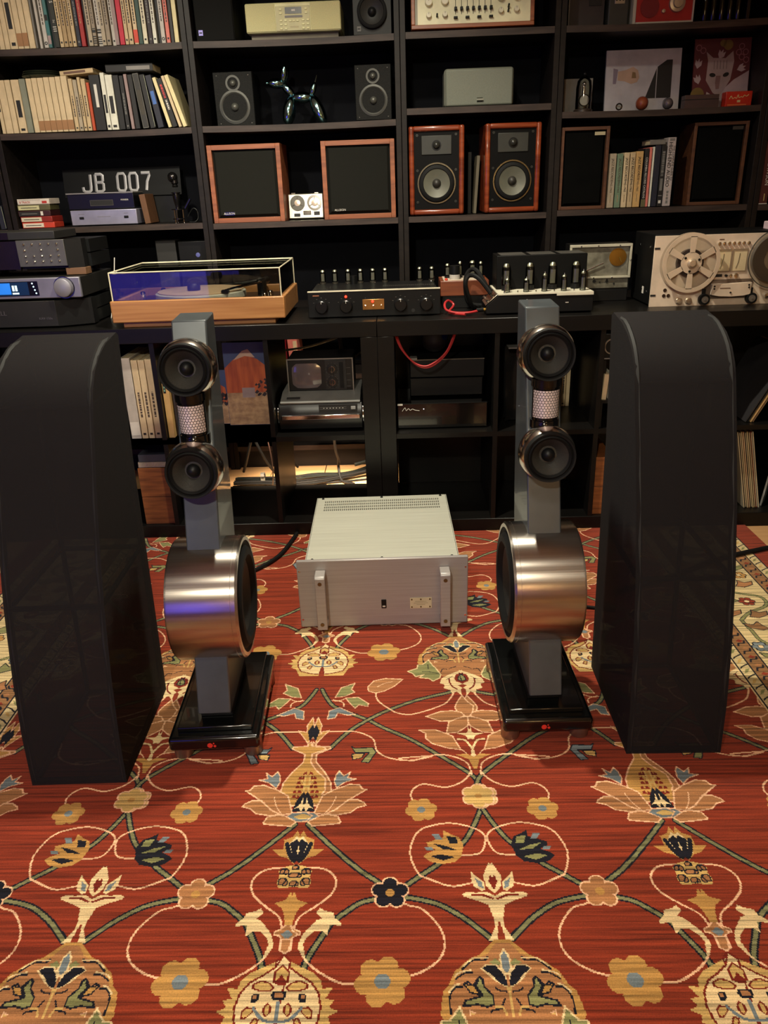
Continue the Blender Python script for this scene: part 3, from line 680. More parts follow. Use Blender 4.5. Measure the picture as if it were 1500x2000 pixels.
# black preamplifier with valves at the rear of its top
m_pre = mat('black_anodised', (18, 19, 20), .38, .2, spec=.3)
t = thing('preamplifier', 'black tube preamplifier with four knobs and red indicator lights', 'preamplifier', (-.092, 2.65, .757), math.radians(.6))
bx(-.222, 0, .004, .222, .012, .087).build('front_panel', m_pre, t, bev=.001)
bx(-.214, .012, .010, .214, .285, .084).build('chassis', m_pre, t, bev=.001)
bx(-.222, -.0015, .0865, .222, .012, .0895).build('trim_strip', mat('cream_strip', (214, 206, 182), .4), t)
for x in (-.19, .19):
    for y in (.04, .25): MB().cyl((x, y, 0), (x, y, .012), .014, n=16).build('foot', RUBBER, t)
for x in (-.177, -.094, .089, .175):
    k_ = MB().lathe([(.022, 0), (.022, .004), (.0205, .016), (.018, .018), (.0001, .018)], (x, 0, .039), (0, -1, 0), 32).build('knob', mat('knob_black', (20, 20, 21), .3, .3), t)
    bx(x-.0007, -.019, .05, x+.0007, -.0178, .058).build('pointer', WHITE, k_)
    for i in range(5):
        an = PI*(.15+.175*i); bx(x+.029*math.cos(an)-.002, -.0008, .039+.029*math.sin(an)-.0004, x+.029*math.cos(an)+.002, .0, .039+.029*math.sin(an)+.0004).build('scale_mark', GREY, t)
g = bx(-.039, -.0015, .025, .034, .0, .059).build('switch_plate', mat('gold_plate', (176, 128, 74), .3, .8), t, bev=.001)
for x in (-.029, -.003, .024):
    MB().cyl((x, -.001, .036), (x, -.010, .041), .0017, n=8).build('toggle', CHROME, g); text(g, 'lettering', '-', .006, (x, -.0018, .064), GREY)
m_led = mat('red_lamp', (255, 40, 22), .4, emit=6.)
for x, z in ((-.094, .070), (-.005, .052)): MB().sph((x, -.002, z), .0042, (0, -1, 0), 16, 6, -.5, 1).build('indicator_lamp', m_led, t)
MB().cyl((.131, .0, .018), (.131, -.002, .018), .006, n=16).build('headphone_jack', INK, t)
bx(-.205, -.0008, .074, -.184, 0, .077).build('badge', mat('copper_print', (150, 92, 64), .5), t)
for i in range(26): bx(.03+i*.007, .14, .0838, .033+i*.007, .165, .0848).build('vent_slot', mat('slot_grey', (52, 50, 45), .5), t)
bx(-.19, .06, .084, -.11, .068, .0855).build('vent_slot', INK, t)
for i, px in enumerate((-.190, -.146, -.098, -.053, -.008, .037, .163, .207)): tube(t, px, .262, .084, .0105, .050, .006, mb=mat('tube_socket', (70, 66, 58), .4, .5))
MB().cyl((-.078, .245, .084), (-.078, .245, .112), .0125, n=24).build('capacitor', SATIN, t)
for x, y in ((-.205, .02), (-.205, .25), (.205, .25), (0, .25), (-.1, .25)): MB().sph((x, y, .0845), .003, (0, 0, 1), 8, 3, 0, 1).build('screw', CHROME, t)

# little valve amplifier in a wooden frame, behind
m_mah = mat('mahogany', (120, 62, 36), .4, kind='wood', col2=(92, 44, 26), scale=(4, 70, 70))
t = thing('valve_amplifier', 'small valve amplifier in a reddish wooden frame, behind the preamplifier', 'amplifier', (.222, 2.79, .757))
bx(-.078, .004, 0, .080, .15, .043).build('base', BLK, t, bev=.002)
fr = MB().box(-.084, 0, .043, .085, .012, .094).box(-.084, .14, .043, .085, .152, .094).box(-.084, .012, .043, -.072, .14, .094).box(.073, .012, .043, .085, .14, .094).build('wooden_frame', m_mah, t, bev=.002)
bx(-.072, .012, .05, .073, .14, .096).build('top_plate', mat('cream_enamel', (196, 180, 160), .4), t)
MB().sph((-.063, .016, .097), .006, (0, 0, 1), 14, 5, -.2, 1).build('pilot_lamp', mat('red_jewel', (190, 50, 34), .2), t)
for x, r_, h in ((-.055, .010, .050), (-.010, .009, .056), (.034, .013, .058), (.064, .009, .054)): tube(t, x, .085, .096, r_, h, .007)
MB().cyl((-.032, .04, .096), (-.032, .04, .142), .0175, n=28).build('capacitor', SATIN, t)
MB().cyl((-.032, .04, .096), (-.032, .04, .112), .0182, n=28).build('label_band', mat('grey_band', (170, 166, 158), .5), t)

# larger tube power amplifier with black transformer cover
m_cream = mat('cream_paint', (206, 200, 180), .4)
t = thing('tube_amplifier', 'tube power amplifier with a black transformer cover and two rows of valves', 'amplifier', (.455, 2.61, .757))
MB().prism([(-.175, .006), (.175, .006), (.175, .064), (-.135, .064), (-.175, .030)], 'y', 0, .172).prism([(-.143, .006), (.140, .006), (.140, .064), (-.143, .064)], 'y', .172, .245).build('chassis', mat('crackle_black', (12, 11, 11), .55, spec=.2), t, bev=.001)
bx(-.137, -.002, .064, .175, .245, .068).build('top_plate', m_cream, t)
bx(.055, -.003, .058, .175, 0, .066).build('top_lip', m_cream, t)
bx(-.130, .115, .068, .174, .243, .178).build('transformer_cover', mat('cover_black', (9, 9, 9), .55, spec=.15), t, bev=.002)
for i in range(3): bx(-.115+i*.1, .125, .1782, -.03+i*.1, .235, .1788).build('rating_label', mat('label_grey', (66, 64, 60), .5), t)
for x in (-.165, .165):
    for y in (.03, .15): MB().cyl((x, y, 0), (x, y, .008), .012, n=16).build('foot', RUBBER, t)
for x in (-.100, -.021, .055, .133): tube(t, x, .090, .068, .0150, .088, .016)
for x, h in ((-.103, .046), (-.040, .044), (.020, .058), (.084, .052), (.146, .062)): tube(t, x, .035, .068, .0098, h, nip=True)
for x in (-.07, -.01, .05, .115): MB().cyl((x, .018, .068), (x, .018, .075), .0025, n=10).build('screw', CHROME, t)
for x, w_ in ((-.043, .003), (.085, .010)): bx(x, -.001, .034, x+w_, .0, .036+.013*(w_ < .005)).build('panel_mark', WHITE, t)
# terminal strip on the sloping end
M_ = Matrix.Translation((-.157, 0, .048)) @ Matrix.Rotation(-.70, 4, 'Y')
MB().box(-.026, .002, 0, .026, .12, .003).tf(M_).build('terminal_strip', mat('nickel', (190, 184, 168), .25, 1.), t, bev=.001)
for i in range(5):
    for j in (-.012, .01): MB().cyl((j, .018+i*.022, .002), (j, .018+i*.022, .012), .0045, n=10).tf(M_).build('terminal_screw', CHROME, t)
MB().cyl((-.115, .012, .068), (-.112, .012, .096), .0026, n=8).build('terminal_screw', CHROME, t)
def tl(P): return [(x-.455, y-2.61, z-.757) for x, y, z in P]
MB().tube(tl([(.300, 2.66, .822), (.262, 2.68, .868), (.232, 2.70, .878), (.218, 2.70, .850), (.235, 2.72, .79), (.25, 2.74, .766), (.27, 2.77, .766)]), .0075, 8, 6).build('power_cord', RUBBER, t)
MB().tube(tl([(.297, 2.70, .826), (.262, 2.73, .885), (.238, 2.75, .890), (.222, 2.752, .86), (.226, 2.76, .80), (.242, 2.765, .775), (.285, 2.772, .767)]), .0075, 8, 6).build('power_cord', RUBBER, t)
m_redc = mat('red_sleeve', (168, 42, 44), .4)
rc = cable('audio_cable', 'red interconnect cable coiled between preamplifier and tube amplifier', [(.262, 2.632, .772), (.225, 2.62, .767), (.18, 2.625, .767), (.150, 2.64, .775), (.146, 2.67, .79), (.160, 2.70, .797), (.178, 2.70, .782), (.160, 2.66, .766), (.175, 2.63, .764), (.21, 2.60, .764)], .004, m_redc)
MB().cyl((.250, 2.631, .772), (.273, 2.632, .774), .007, n=14).build('plug_sleeve', RUBBER, rc)
MB().cyl((.272, 2.632, .774), (.2795, 2.632, .774), .006, n=14).build('plug', mat('gold_plug', (200, 160, 80), .25, 1.), rc)

# grey framed instrument box with gold disc
m_gp = mat('aged_grey_panel', (122, 118, 104), .5, col2=(84, 80, 68), scale=(30, 30, 30))
t = thing('instrument_box', 'old grey framed instrument box with a gold disc and silver arm, beside the tape deck', 'instrument', (.705, 2.86, .757))
bx(-.100, .0, 0, .105, .084, .040).build('stand', BLK, t, bev=.002)
bx(-.108, .006, .040, .109, .08, .196).build('case', BLK, t)
bx(-.104, .003, .046, .104, .006, .080).build('control_strip', m_gp, t)
bx(-.100, .004, .084, .100, .006, .188).build('panel', m_gp, t)
fr = MB().box(-.108, -.006, .186, .109, .006, .195).box(-.108, -.006, .080, .109, .006, .087).box(-.108, -.006, .087, -.101, .006, .186).box(.102, -.006, .087, .109, .006, .186).build('frame', mat('pale_grey_frame', (176, 170, 150), .45), t, bev=.001)
for x, z in ((-.07, .19), (-.01, .19), (.065, .19), (-.02, .083), (.045, .083), (.105, .14)): MB().sph((x, -.006, z), .003, (0, -1, 0), 8, 3, 0, 1).build('screw', CHROME, fr)
d_ = MB().lathe([(.030, 0), (.030, .003), (.0001, .004)], (.062, .004, .150), (0, -1, 0), 36).build('disc', mat('gold_disc', (150, 110, 44), .35, .8), t)
MB().tube([(.066, -.001, .150), (.074, -.002, .133)], .0018, 6, 0).build('pointer', mat('brass', (210, 180, 90), .25, 1.), d_)
MB().tube([(-.055, -.002, .104), (.012, -.003, .132)], .0022, 8, 0).build('arm', CHROME, t)
for x, z, r_ in ((-.015, .070, .006), (.005, .066, .0025), (.030, .068, .005), (.055, .060, .0028), (.03, .074, .003)): MB().cyl((x, .003, z), (x, .001, z), r_, n=14).build('control', INK, t)

# reel-to-reel tape deck
m_deck = mat('champagne_panel', (214, 194, 172), .45, .1)
t = thing('reel_tape_deck', 'champagne-fronted reel-to-reel tape deck in a black case, one spoked reel', 'tape deck', (1.062, 2.685, .757))
bx(-.222, .006, .004, .222, .235, .232).build('case', mat('case_black', (10, 10, 10), .6, spec=.15), t, bev=.003)
bx(-.224, 0, 0, .224, .006, .227).build('front_panel', m_deck, t, bev=.001)
for z in (.038, .188): bx(-.2235, -.0012, z-.003, -.206, .001, z+.003).build('rack_slot', INK, t)
for y, z in ((.05, .19), (.10, .05), (.17, .19), (.05, .045)): MB().cyl((-.222, y, z), (-.224, y, z), .004, n=10).build('case_screw', CHROME, t)
bx(-.2235, .085, .035, -.222, .10, .058).build('sticker', WHITE, t)
def reel(x, z, solid):
    R = .094; Y0 = -.028; a_ = MB()
    if not solid:
        a_.ring((x, Y0, z), (0, -1, 0), R*.86, R, .0025, 64); a_.ring((x, Y0, z), (0, -1, 0), R*.12, R*.36, .0025, 48)
        for i in range(6):
            an = PI/6+i*PI/3+.0; u = Vector((math.cos(an), 0, math.sin(an))); wv = Vector((-math.sin(an), 0, math.cos(an)))
            p = [Vector((x, Y0, z))+u*(R*.34)-wv*(R*.085), Vector((x, Y0, z))+u*(R*.34)+wv*(R*.085), Vector((x, Y0, z))+u*(R*.88)+wv*(R*.11), Vector((x, Y0, z))+u*(R*.88)-wv*(R*.11)]
            e_ = Vector((0, -.0025, 0)); a_.add(p+[v+e_ for v in p], [(0, 1, 2, 3), (4, 7, 6, 5), (0, 4, 5, 1), (1, 5, 6, 2), (2, 6, 7, 3), (3, 7, 4, 0)])
        o = a_.build('reel', mat('reel_metal', (204, 184, 160), .38, .2), t, ang=25)
        MB().ring((x, -.002, z), (0, -1, 0), R*.30, R*.46, .020, 40).build('tape_pack', mat('tape_brown', (46, 36, 34), .35), o)
        MB().lathe([(R, 0), (R, .002), (R*.3, .002)], (x, -.003, z), (0, -1, 0), 64).build('rear_flange', mat('reel_rear', (186, 166, 142), .4, .1), o)
        for i in range(3): MB().cyl((x+R*.28*math.cos(.4+i*2.09), Y0-.0025, z+R*.28*math.sin(.4+i*2.09)), (x+R*.28*math.cos(.4+i*2.09), Y0-.0045, z+R*.28*math.sin(.4+i*2.09)), .004, n=10).build('screw', SATIN, o)
    else:
        o = MB().ring((x, Y0, z), (0, -1, 0), R*.14, R, .0022, 64).build('reel', m_clear, t, ang=25)
        MB().ring((x, -.002, z), (0, -1, 0), R*.42, R*.80, .022, 48).build('tape_pack', mat('grey_tape', (104, 98, 92), .4), o)
        MB().lathe([(R*.9, 0), (R*.28, 0)], (x, Y0-.0032, z), (0, -1, 0), 40, a0=PI*.30, a1=PI*1.25).build('label', mat('grey_label', (150, 140, 128), .6), o)
        MB().ring((x, Y0+.001, z), (0, -1, 0), R*.97, R, .003, 64).build('rim', mat('clear_rim', (120, 124, 120), .15, .4), o)
    MB().lathe([(R*.16, 0), (R*.16, .012), (R*.10, .016), (.0001, .016)], (x, Y0, z), (0, -1, 0), 24).build('hub_lock', mat('hub_metal', (206, 186, 160), .3, .6), o)
    return o
reel(-.109, .142, False); reel(.168, .147, True)
for i in range(7): MB().lathe([(.0055, 0), (.005, .007), (.0001, .008)], (-.015+i*.0158, 0, .198), (0, -1, 0), 16).build('push_button', CHROME, t)
bx(-.015, -.0008, .209, .0, .0, .212).build('badge', mat('brown_print', (96, 66, 48), .5), t)
for x in (-.017, .035):
    f_ = MB().box(x-.002, -.003, .107, x+.048, .0, .111).box(x-.002, -.003, .175, x+.048, 0, .180).box(x-.002, -.003, .111, x+.001, 0, .175).box(x+.045, -.003, .111, x+.048, 0, .175).build('meter_frame', mat('meter_frame', (150, 130, 106), .5, .3), t)
    bx(x+.001, -.0012, .111, x+.045, 0, .175).build('meter_face', mat('meter_face', (206, 188, 150), .5), f_)
    MB().tube([(x+.022, -.002, .166), (x+.020, -.002, .14), (x+.014, -.002, .118)], .0007, 5, 4).build('needle', INK, f_)
bx(-.017, -.001, .092, .008, 0, .101).build('tape_counter', INK, t)
for x, r_ in ((.02, .004), (.034, .0055), (.052, .0075)): MB().lathe([(r_, 0), (r_*.9, .010), (.0001, .011)], (x, 0, .096), (0, -1, 0), 16).build('small_knob', CHROME if r_ > .005 else INK, t)
bx(-.045, -.002, .022, .112, .0, .084).build('head_bay', mat('bay_brown', (92, 76, 64), .5), t)
hc = MB().prism([(-.026, .070), (-.026, .036), (.0, .031), (.04, .029), (.08, .031), (.103, .036), (.103, .074)], 'y', -.018, -.002).build('head_cover', m_deck, t, bev=.001)
bx(.0, -.0188, .056, .034, -.018, .0585).build('badge', mat('brown_print', (96, 66, 48), .5), hc)
for x, z in ((-.019, .064), (.094, .066), (-.019, .056), (.095, .058), (.036, .043)): MB().cyl((x, -.018, z), (x, -.0205, z), .003, n=10).build('screw', INK, hc)
for x in (-.046, .110):
    o = MB().lathe([(.017, 0), (.018, .004), (.018, .018), (.0001, .019)], (x, 0, .022), (0, -1, 0), 32).build('roller', RUBBER, t)
    MB().lathe([(.011, 0), (.011, .002), (.003, .002), (.003, .004), (.0001, .004)], (x, -.019, .022), (0, -1, 0), 24).build('roller_cap', mat('roller_grey', (120, 112, 104), .4, .5), o)
    bx(x-.008, -.010, .036, x+.004, -.002, .056).build('roller_arm', BLK, o, bev=.002)
for x, z in ((-.176, .054), (-.178, .036), (-.163, .036)): MB().lathe([(.006, 0), (.006, .0015), (.003, .0015), (.0001, .001)], (x, 0, z), (0, -1, 0), 16).build('jack', mat('jack_brown', (60, 44, 36), .4, .5), t)
for x in (-.128, -.096): MB().lathe([(.011, 0), (.011, .008), (.0085, .009), (.0085, .018), (.0001, .019)], (x, 0, .019), (0, -1, 0), 24).build('level_knob', mat('knob_champagne', (200, 180, 156), .3, .7), t)
MB().lathe([(.009, 0), (.008, .012), (.0001, .013)], (.162, 0, .028), (0, -1, 0), 20).build('level_knob', CHROME, t)
o = bx(-.03, 0, 0, .045, .04, .026).build('small_box', mat('pale_pink_card', (206, 180, 186), .6), bev=.003, loc=(1.262, 2.76, .9885))
tag(o, 'pale pink box with purple print lying on the tape deck', 'box')
bx(-.018, -.0004, .006, .02, 0, .017).build('print', mat('purple_print', (130, 96, 160), .6), o)

# stack of components at the end of the shelf
m_kav = mat('dark_grey_front', (40, 39, 36), .45, .2, spec=.3)
t = thing('amplifier', 'dark grey power amplifier at the bottom of the component stack', 'amplifier', (-1.27, 2.62, .757))
bx(-.215, .0, .006, .110, .012, .090).build('front_panel', m_kav, t, bev=.001)
MB().prism([(.110, 0), (.175, .03), (.215, .05), (.215, .09), (.110, .09)], 'z', .006, .090).build('corner_block', BLK, t)
bx(-.21, .012, .006, .11, .32, .086).build('chassis', SATIN, t); bx(.11, .09, .006, .205, .32, .044).build('heat_fin', SATIN, t); bx(.11, .09, .048, .205, .32, .086).build('heat_fin', SATIN, t)
for x in (-.18, .16):
    for y in (.06, .29): MB().cyl((x, y, 0), (x, y, .008), .015, n=14).build('foot', RUBBER, t)
text(t, 'logo', 'KRELL', .020, (-.09, -.0005, .052), mat('dim_silver', (104, 100, 96), .4, .6), xs=1.1); text(t, 'model_name', 'KAV-150a', .011, (.07, -.0005, .032), mat('dim_silver', (104, 100, 96), .4, .6))
m_str = mat('silver_grey_front', (128, 126, 136), .40, .5)
t = thing('network_streamer', 'silver streamer with a lit blue display and big round knob', 'streamer', (-1.28, 2.62, .847))
bx(-.215, 0, .008, .217, .012, .074).build('front_panel', m_str, t, bev=.003)
bx(-.212, .012, .008, .213, .32, .072).build('chassis', mat('case_dark_grey', (28, 27, 25), .5, .1, spec=.25), t, bev=.002)
for x in (-.18, .18):
    for y in (.05, .28): MB().cyl((x, y, 0), (x, y, .010), .016, n=14).build('foot', RUBBER, t)
dp = bx(-.155, -.0012, .018, .075, .001, .064).build('display_window', GLOSS, t)
bx(-.15, -.0016, .020, .042, -.0012, .062).build('screen', mat('screen_navy', (8, 34, 62), .3, emit=.35), dp)
bx(-.10, -.0019, .024, -.018, -.0016, .060).build('cover_art', mat('screen_blue', (34, 108, 200), .3, emit=.8), dp)
m_sw = mat('screen_white', (190, 225, 235), .3, emit=1.2)
for x in (-.009, .001): bx(x-.0035, -.0021, .034, x+.0035, -.0016, .052).build('pause_mark', m_sw, dp)
bx(-.014, -.0021, .024, .008, -.0016, .029).build('caption', m_sw, dp)
for i in range(4): MB().sph((.057+i*.0028, -.0012, .057-i*.0105), .0028, (0, -1, 0), 10, 3, 0, 1).build('touch_mark', m_sw, dp)
MB().lathe([(.032, 0), (.032, .003), (.029, .016), (.026, .018), (.0001, .018)], (.162, 0, .041), (0, -1, 0), 48).build('volume_knob', mat('knob_silver', (132, 130, 140), .42, .4), t)
MB().ring((.162, .0, .041), (0, -1, 0), .032, .035, .002, 48).build('knob_ring', GLOSS, t)
tag(bx(-.03, 0, 0, .038, .05, .022).build('spacer_block', mat('walnut_block', (120, 88, 62), .5, kind='wood', col2=(96, 68, 46)), bev=.001, loc=(-1.105, 2.70, .921)), 'small brown wooden block lying on top of the streamer', 'block')
t = thing('keypad_preamplifier', 'dark preamplifier with rows of tiny silver push buttons, propped on a wooden block', 'preamplifier', (-1.28, 2.70, .943))
bx(-.20, 0, 0, -.008, .012, .090).build('front_panel', mat('smoked_front', (20, 14, 15), .2), t)
for x, y in ((-.17, .03), (-.17, .21), (.17, .21)): MB().cyl((x, y, -.022), (x, y, 0), .013, n=14).build('foot', RUBBER, t)
kp = bx(-.006, -.006, .008, .156, .010, .092).build('keypad_panel', mat('keypad_grey', (92, 90, 86), .42, .5), t, bev=.001)
for r_, z in enumerate((.079, .060, .041, .024)):
    for i in range(5):
        if r_ == 1 and i in (1, 3): continue
        MB().sph((.020+i*.028, -.006, z), .0042, (0, -1, 0), 12, 5, -.3, 1).build('push_button', CHROME, kp)
MB().prism([(.157, -.002), (.205, .02), (.205, .06), (.157, .06)], 'z', .0, .092).build('corner_block', BLK, t)
bx(-.20, .012, .0, .157, .24, .088).build('chassis', SATIN, t); bx(.157, .061, .0, .215, .24, .042).build('heat_fin', SATIN, t); bx(.157, .061, .046, .215, .24, .088).build('heat_fin', SATIN, t)
t = thing('flat_component', 'flat black box lying on top of the keypad preamplifier', 'component', (-1.33, 2.74, 1.035))
bx(-.15, 0, 0, .16, .19, .026).build('case', mat('flat_black', (30, 29, 27), .5), t, bev=.002); bx(-.15, -.002, .002, .0, 0, .024).build('front_panel', mat('smoked_front', (20, 14, 15), .2), t)
cable('antenna_wire', 'thin pale wire rod slanting between component stack and turntable', [(-1.045, 2.80, .758), (-1.028, 2.83, .86), (-1.02, 2.86, .96)], .0016, WHITE, sm=0)

# ---------------------------------------------------------------- books
BOOKS=[
(-1515,-1492,1685,231,'cream','p','plain cream volume of the matching set at the end of the top shelf','cream set on the top shelf',0.000,3325),
(-1492,-1472,1685,232,'cream','p','plain cream volume of the matching set at the end of the top shelf','cream set on the top shelf',0.000,3325),
(-1472,-1452,1685,232,'cream','p','plain cream volume of the matching set at the end of the top shelf','cream set on the top shelf',0.000,3325),
(-1452,-1422,1685,241,'cream','k','cream volume with a black title block on its spine, top shelf',None,0.000,3325),
(-1422,-1400,1685,235,'cream','t','cream volume with a brown leather-look foot panel, top shelf','cream set with brown feet on the top shelf',0.000,3325),
(-1400,-1379,1685,239,'cream','t','cream volume with a brown leather-look foot panel, top shelf','cream set with brown feet on the top shelf',0.000,3325),
(-1379,-1355,1685,238,'cream','p','plain cream volume of the matching set at the end of the top shelf','cream set on the top shelf',0.000,3325),
(-1354,-1346,1685,249,'grey','p','thin grey book beside the cream volumes, top shelf',None,0.000,3325),
(-1344,-1332,1685,236,'palegrey','p','slim pale grey book in a dark gap, top shelf',None,0.000,3337),
(-1322,-1305,1685,249,'greywhite','o','grey-white book with a round mark at its foot, top shelf',None,0.000,3325),
(-1305,-1291,1685,231,'teal','q','book with a teal picture panel on its spine, top shelf',None,0.000,3325),
(-1291,-1280,1685,248,'black','p','plain black book beside the teal picture book, top shelf',None,0.000,3337),
(-1280,-1262,1685,235,'dkgreen','l','black book with bold white letters on its spine, top shelf',None,0.000,3325),
(-1262,-1246,1685,243,'tan','d','narrow tan paperback next to the bold white lettering, top shelf','tan paperbacks on the top shelf',0.000,3325),
(-1246,-1229,1685,250,'tan2','d','narrow tan paperback next to the bold white lettering, top shelf','tan paperbacks on the top shelf',0.000,3325),
(-1229,-1213,1685,242,'tan2','d','narrow tan paperback next to the bold white lettering, top shelf','tan paperbacks on the top shelf',0.000,3325),
(-1213,-1198,1685,246,'tan','d','narrow tan paperback next to the bold white lettering, top shelf','tan paperbacks on the top shelf',0.000,3325),
(-1196,-1180,1685,241,'navy','d','navy speckled book next to the red one, top shelf',None,0.000,3325),
(-1180,-1162,1685,247,'red','w','deep red book between two black ones, top shelf',None,0.000,3325),
(-1162,-1153,1685,244,'black','p','thin black book beside the deep red one, top shelf',None,0.000,3337),
(-1152,-1134,1685,246,'greytan','d','grey-tan paperback with a small dark mark, middle of the top shelf','grey-tan paperbacks on the top shelf',0.000,3325),
(-1134,-1119,1685,238,'greytan2','s','grey-tan book with black bars at its foot, top shelf',None,0.000,3325),
(-1119,-1101,1685,231,'palegrey','s','pale book with black bars at its foot, top shelf',None,0.000,3337),
(-1101,-1084,1685,230,'greytan','d','grey-tan paperback with a small dark mark, middle of the top shelf','grey-tan paperbacks on the top shelf',0.000,3325),
(-1084,-1066,1685,241,'greytan2','d','grey-tan paperback with a small dark mark, middle of the top shelf','grey-tan paperbacks on the top shelf',0.000,3325),
(-1066,-1051,1685,244,'palegrey','d','pale grey book with a dark foot mark, top shelf',None,0.000,3337),
(-1051,-1035,1685,240,'mauve','p','mauve-grey book beside the crimson one, top shelf',None,0.000,3325),
(-1034,-1014,1685,242,'crimson','p','crimson book standing proud of the row, top shelf',None,0.000,3325),
(-1014,-999,1685,243,'tan','d','tan paperback between the crimson book and the red-footed one, top shelf','tan paperbacks by the crimson book',0.000,3325),
(-999,-981,1685,246,'tan','d','tan paperback between the crimson book and the red-footed one, top shelf','tan paperbacks by the crimson book',0.000,3325),
(-979,-962,1685,235,'cream','f','cream book with a red block at its foot, top shelf',None,0.000,3325),
(-962,-945,1685,247,'green','p','dark green book, top shelf',None,0.000,3325),
(-945,-927,1685,235,'creamw','d','cream-white book with three dark foot marks, top shelf',None,0.000,3325),
(-925,-908,1685,237,'aubergine','d','dark aubergine book between two white ones, top shelf',None,0.000,3325),
(-908,-892,1685,237,'white','d','white book between aubergine and black books, top shelf',None,0.000,3325),
(-890,-877,1685,230,'black','p','black book between two white ones, top shelf',None,0.000,3337),
(-877,-860,1685,235,'greywhite','o','white book with a round black emblem at its foot, top shelf',None,0.000,3325),
(-858,-842,1685,240,'salmon','d','salmon pink book, top shelf',None,0.000,3325),
(-841,-827,1685,235,'charcoal','p','charcoal book beside the salmon one, top shelf',None,0.000,3325),
(-827,-809,1685,234,'ivory','p','ivory book at the end of the row by the upright, top shelf',None,0.000,3325),
(-1548,-1533,1401,182,'cream','n','cream volume with two black label blocks, second shelf',None,0.000,3325),
(-1532,-1503,1401,184,'cream','p','plain cream volume of the matching set, second shelf','cream set on the second shelf',0.000,3325),
(-1503,-1481,1401,184,'cream','p','plain cream volume of the matching set, second shelf','cream set on the second shelf',0.000,3325),
(-1479,-1447,1401,184,'cream','k','cream volume with a tall black title block, second shelf',None,0.000,3325),
(-1447,-1422,1401,186,'sage','p','grey-green book among the cream volumes, second shelf',None,0.000,3325),
(-1420,-1398,1401,186,'cream','p','plain cream volume of the matching set, second shelf','cream set on the second shelf',0.000,3325),
(-1398,-1376,1401,187,'cream','t','cream volume with a brown foot panel, second shelf','cream set with brown feet on the second shelf',0.000,3325),
(-1376,-1352,1401,187,'cream','t','cream volume with a brown foot panel, second shelf','cream set with brown feet on the second shelf',0.000,3325),
(-1352,-1329,1401,188,'cream','t','cream volume with a brown foot panel, second shelf','cream set with brown feet on the second shelf',0.000,3325),
(-1329,-1306,1401,188,'cream','t','cream volume with a brown foot panel, second shelf','cream set with brown feet on the second shelf',0.000,3325),
(-1306,-1285,1401,189,'cream','t','cream volume with a brown foot panel, second shelf','cream set with brown feet on the second shelf',0.000,3325),
(-1285,-1260,1401,190,'cream','t','cream volume with a brown foot panel, second shelf','cream set with brown feet on the second shelf',0.000,3325),
(-1258,-1241,1401,180,'tan','d','slim tan paperback with a tiny dark emblem, second shelf','slim tan paperbacks on the second shelf',0.000,3325),
(-1241,-1224,1401,176,'greytan','d','slim tan paperback with a tiny dark emblem, second shelf','slim tan paperbacks on the second shelf',0.000,3325),
(-1223,-1210,1401,184,'tan','d','slim tan paperback with a tiny dark emblem, second shelf','slim tan paperbacks on the second shelf',0.000,3325),
(-1209,-1191,1401,178,'tan','d','slim tan paperback with a tiny dark emblem, second shelf','slim tan paperbacks on the second shelf',0.000,3325),
(-1190,-1177,1401,165,'orange','p','orange-red paperback, second shelf',None,0.000,3325),
(-1176,-1134,1401,190,'black','L','thick black box file with a white label strip, second shelf',None,0.000,3325),
(-1132,-1114,1401,196,'white','k','white book with a black title band, second shelf',None,0.000,3325),
(-1114,-1085,1401,188,'white','k','thick white book with a black title band, second shelf',None,0.000,3325),
(-1083,-1059,1401,186,'black','p','black book with worn spine beside the white books, second shelf',None,0.008,3325),
(-1058,-1041,1401,184,'black','d','black book with faint dark red print, second shelf',None,0.010,3325),
(-1037,-1023,1401,188,'mauve','p','leaning mauve book, second shelf',None,0.028,3325),
(-1021,-1001,1401,186,'black','p','leaning black book beside the mauve one, second shelf',None,0.035,3325),
(-991,-967,1401,190,'charcoal','c','leaning dark case with a pale outline, second shelf',None,0.085,3325),
(-963,-941,1401,185,'black','e','leaning black case with one pale edge, second shelf',None,0.104,3325),
(-933,-908,1401,182,'navy','B','leaning navy case with a blue picture, second shelf',None,0.146,3325),
(-892,-877,1401,176,'ivory','p','leaning ivory book, second shelf',None,0.236,3325),
(-875,-854,1401,172,'black','R','leaning black book with red and white lettering, second shelf',None,0.247,3325),
(-851,-838,1401,182,'cream','p','leaning cream paperback beside the red and white lettered book, second shelf',None,0.264,3325),
(-834,-817,1401,185,'ivory','b','curled cream booklet at the end, against the upright, second shelf',None,0.286,3325),
(828,857,1055,198,'greytan','J0','grey-tan jazz records volume next to the wooden speaker',None,0.000,3330),
(859,883,1055,197,'sagegreen','J0','green jazz records volume',None,0.000,3330),
(886,908,1055,200,'cream','J1','cream jazz records volume beside the green one',None,0.000,3330),
(910,931,1055,200,'tan','J1','tan jazz records volume with a torn top',None,0.000,3330),
(932,961,1055,203,'ochre','J2','ochre jazz records volume',None,0.000,3330),
(965,983,1055,212,'black','CO','black record catalogue with white capitals and olive foot',None,0.000,3330),
(983,994,1055,216,'salmon','p','thin salmon booklet by the record catalogue',None,0.000,3330),
(996,1004,1055,217,'white','p','thin white booklet between salmon booklet and black books',None,0.000,3330),
(1005,1028,1055,222,'navy','p','black book with faint navy lettering, under the flat grey book',None,0.000,3330),
(1029,1049,1055,222,'black','A','black book with a grey title panel, next to the audio guide',None,0.000,3330),
(1051,1083,1055,248,'pinkgrey','HE','tall grey guide to high-end audio',None,0.000,3330),
]

